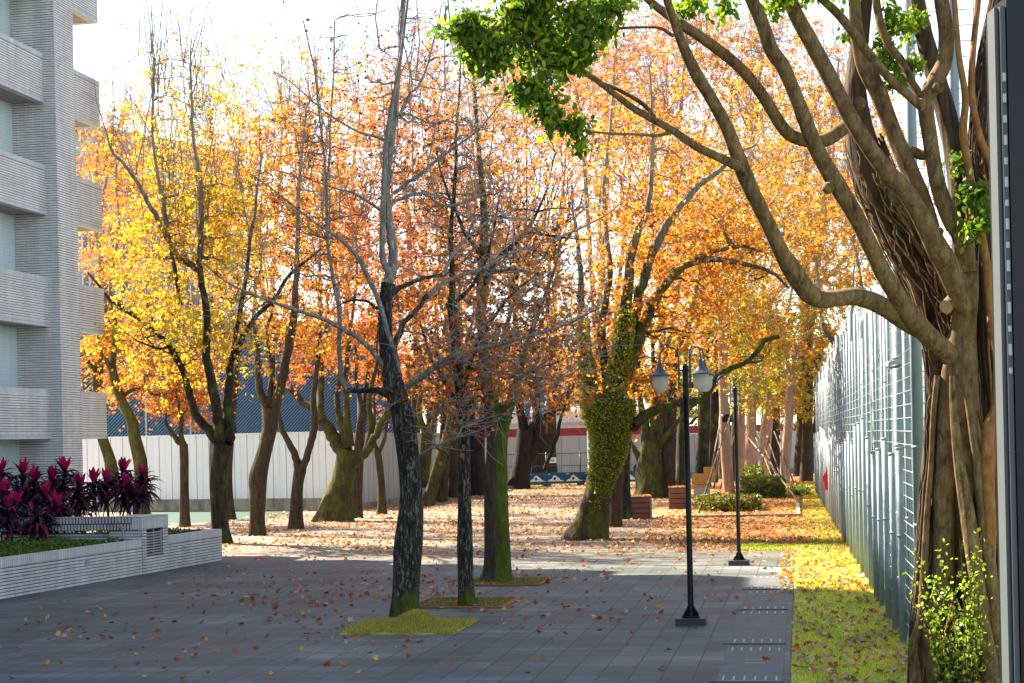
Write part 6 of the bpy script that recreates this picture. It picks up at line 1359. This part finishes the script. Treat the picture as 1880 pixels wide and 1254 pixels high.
# ================================================================== FALLEN LEAVES
LP = ('BR', 'OR', 'O', 'TAN', 'YO', 'Rd')
rg = np.random.default_rng(77)
def litter(pts, size, cols, flatz, name, label, shape=LEAF3):
    mb = MB(); leaves(mb, pts, size*rg.uniform(.7, 1.3, len(pts)), pal(cols, len(pts), rng=rg), shape, flatz=flatz, curl=.45, rng=rg)
    return tag(mb.build(name, 'litter'), label, 'leaves', kind='stuff')
def field(n, a0, a1, b0, b1, clump):
    a = rg.uniform(a0, a1, n); b = rg.uniform(b0, b1, n)
    f = .5+.28*np.sin(a*.55+1.7*np.sin(b*.5))+.22*np.sin(b*1.3+a*.9)+.2*np.sin(a*2.3-b*1.1); k = rg.random(n) < (1-clump)+clump*f
    return a[k], b[k]
# sunny plaza beyond the shade
a, b = field(62000, 43, 112, -26, 0, .92); k = (np.abs(b+9) < 15) & ((a > 47) | (rg.random(len(a)) < .35)) & (rg.random(len(a)) < np.interp(a, [43, 50, 60, 80, 112], [.35, .75, .8, .8, 1.0]))
a, b = a[k], b[k]
litter(np.array([lane(x, y, .03) for x, y in zip(a, b)]), .115, ('L3', 'L1', 'L2', 'L4', 'L5'), .55, 'plaza_leaf_litter', 'scattered orange and brown fallen leaves over the sunny plaza')
# dense litter of the bed on the right
a, b = field(26000, aLawn1+.2, 112, -5.5, bF+.2, .45); k = rg.random(len(a)) < np.interp(b, [-5.5, -3.5, -2, bF], [.15, .7, 1, 1]); a, b = a[k], b[k]
litter(np.array([lane(x, y, .03) for x, y in zip(a, b)]), .12, ('L3', 'L1', 'L1', 'L2', 'L5'), .5, 'bed_leaf_litter', 'thick layer of rust orange fallen leaves on the bed and lane')
# leaves on the lawn
a, b = field(2600, 18, aLawn1+1, bLawn, bF+.4, .6); far = a > 30
litter(np.array([lane(x, y, .05) for x, y in zip(a, b)]), .095, ('L3', 'L4', 'L4', 'L1', 'BR'), .6, 'lawn_leaf_litter', 'curled pinkish brown leaves lying in the lawn grass', LEAF5)
a, b = field(850, 33, aLawn1+.6, bLawn-.3, bF+.2, .4); litter(np.array([lane(x, y, .05) for x, y in zip(a, b)]), .10, ('L5', 'L2', 'Y', 'YO'), .6, 'yellow_leaf_litter', 'bright yellow leaves over the sunlit end of the lawn', LEAF5)
# shaded paving: the 300 nearest are single leaves, the rest one layer
a, b = field(4600, 18.0, 47, -15.5, bLawn, .85)
dens = np.exp(-((a-31)**2/60+(b+9)**2/26))*.8+np.exp(-((a-36)**2/40+(b+6.5)**2/30))*.5+.05+np.interp(a, [40, 47], [0, .5]); k = rg.random(len(a)) < np.clip(dens, 0, 1)*np.interp(a, [18, 24, 30], [.6, .7, 1]); a, b = a[k], b[k]
o_ = np.argsort(a*cL-b*sL); a, b = a[o_], b[o_]; N1 = min(270, len(a))
litter(np.array([lane(x, y, .03) for x, y in zip(a[N1:], b[N1:])]), .10, ('L3', 'Rd', 'L4', 'L1', 'OR'), .6, 'paving_leaf_litter', 'sparse red and brown leaves scattered on the shaded grey paving', LEAF5)
kinds = [('Rd', 'dark red fallen leaf lying on the grey paving'), ('L3', 'brown curled fallen leaf lying on the grey paving'), ('L1', 'rust orange fallen leaf lying on the grey paving'), ('L4', 'pale pinkish fallen leaf lying on the grey paving'), ('L5', 'yellow orange fallen leaf lying on the grey paving')]
protos = []
for c_, lab in kinds:
    for v in range(3):
        mb = MB(); leaves(mb, np.array([[0, 0, .03]]), np.array([.10]), pal((c_, c_), 1, rng=rg), LEAF5, flatz=.55, curl=.6, rng=rg)
        o = mb.build('fallen_leaf', 'litter', link=False); protos.append((o, lab))
for i in range(N1):
    pr, lab = protos[rg.choice(15, p=np.repeat([.25, .28, .2, .17, .10], 3)/3)]
    o = pr.copy(); COL.objects.link(o); p = lane(a[i], b[i], 0); o.location = p; o.rotation_euler = (0, 0, rg.uniform(0, 6.28)); o.scale = (rg.uniform(.7, 1.25),)*3
    tag(o, lab, 'leaf', lab.replace(' fallen leaf lying', ' leaves lying'))
for o, _ in protos: bpy.data.objects.remove(o)
print('leaves', NLEAF[0], 'objects', len(bpy.data.objects))
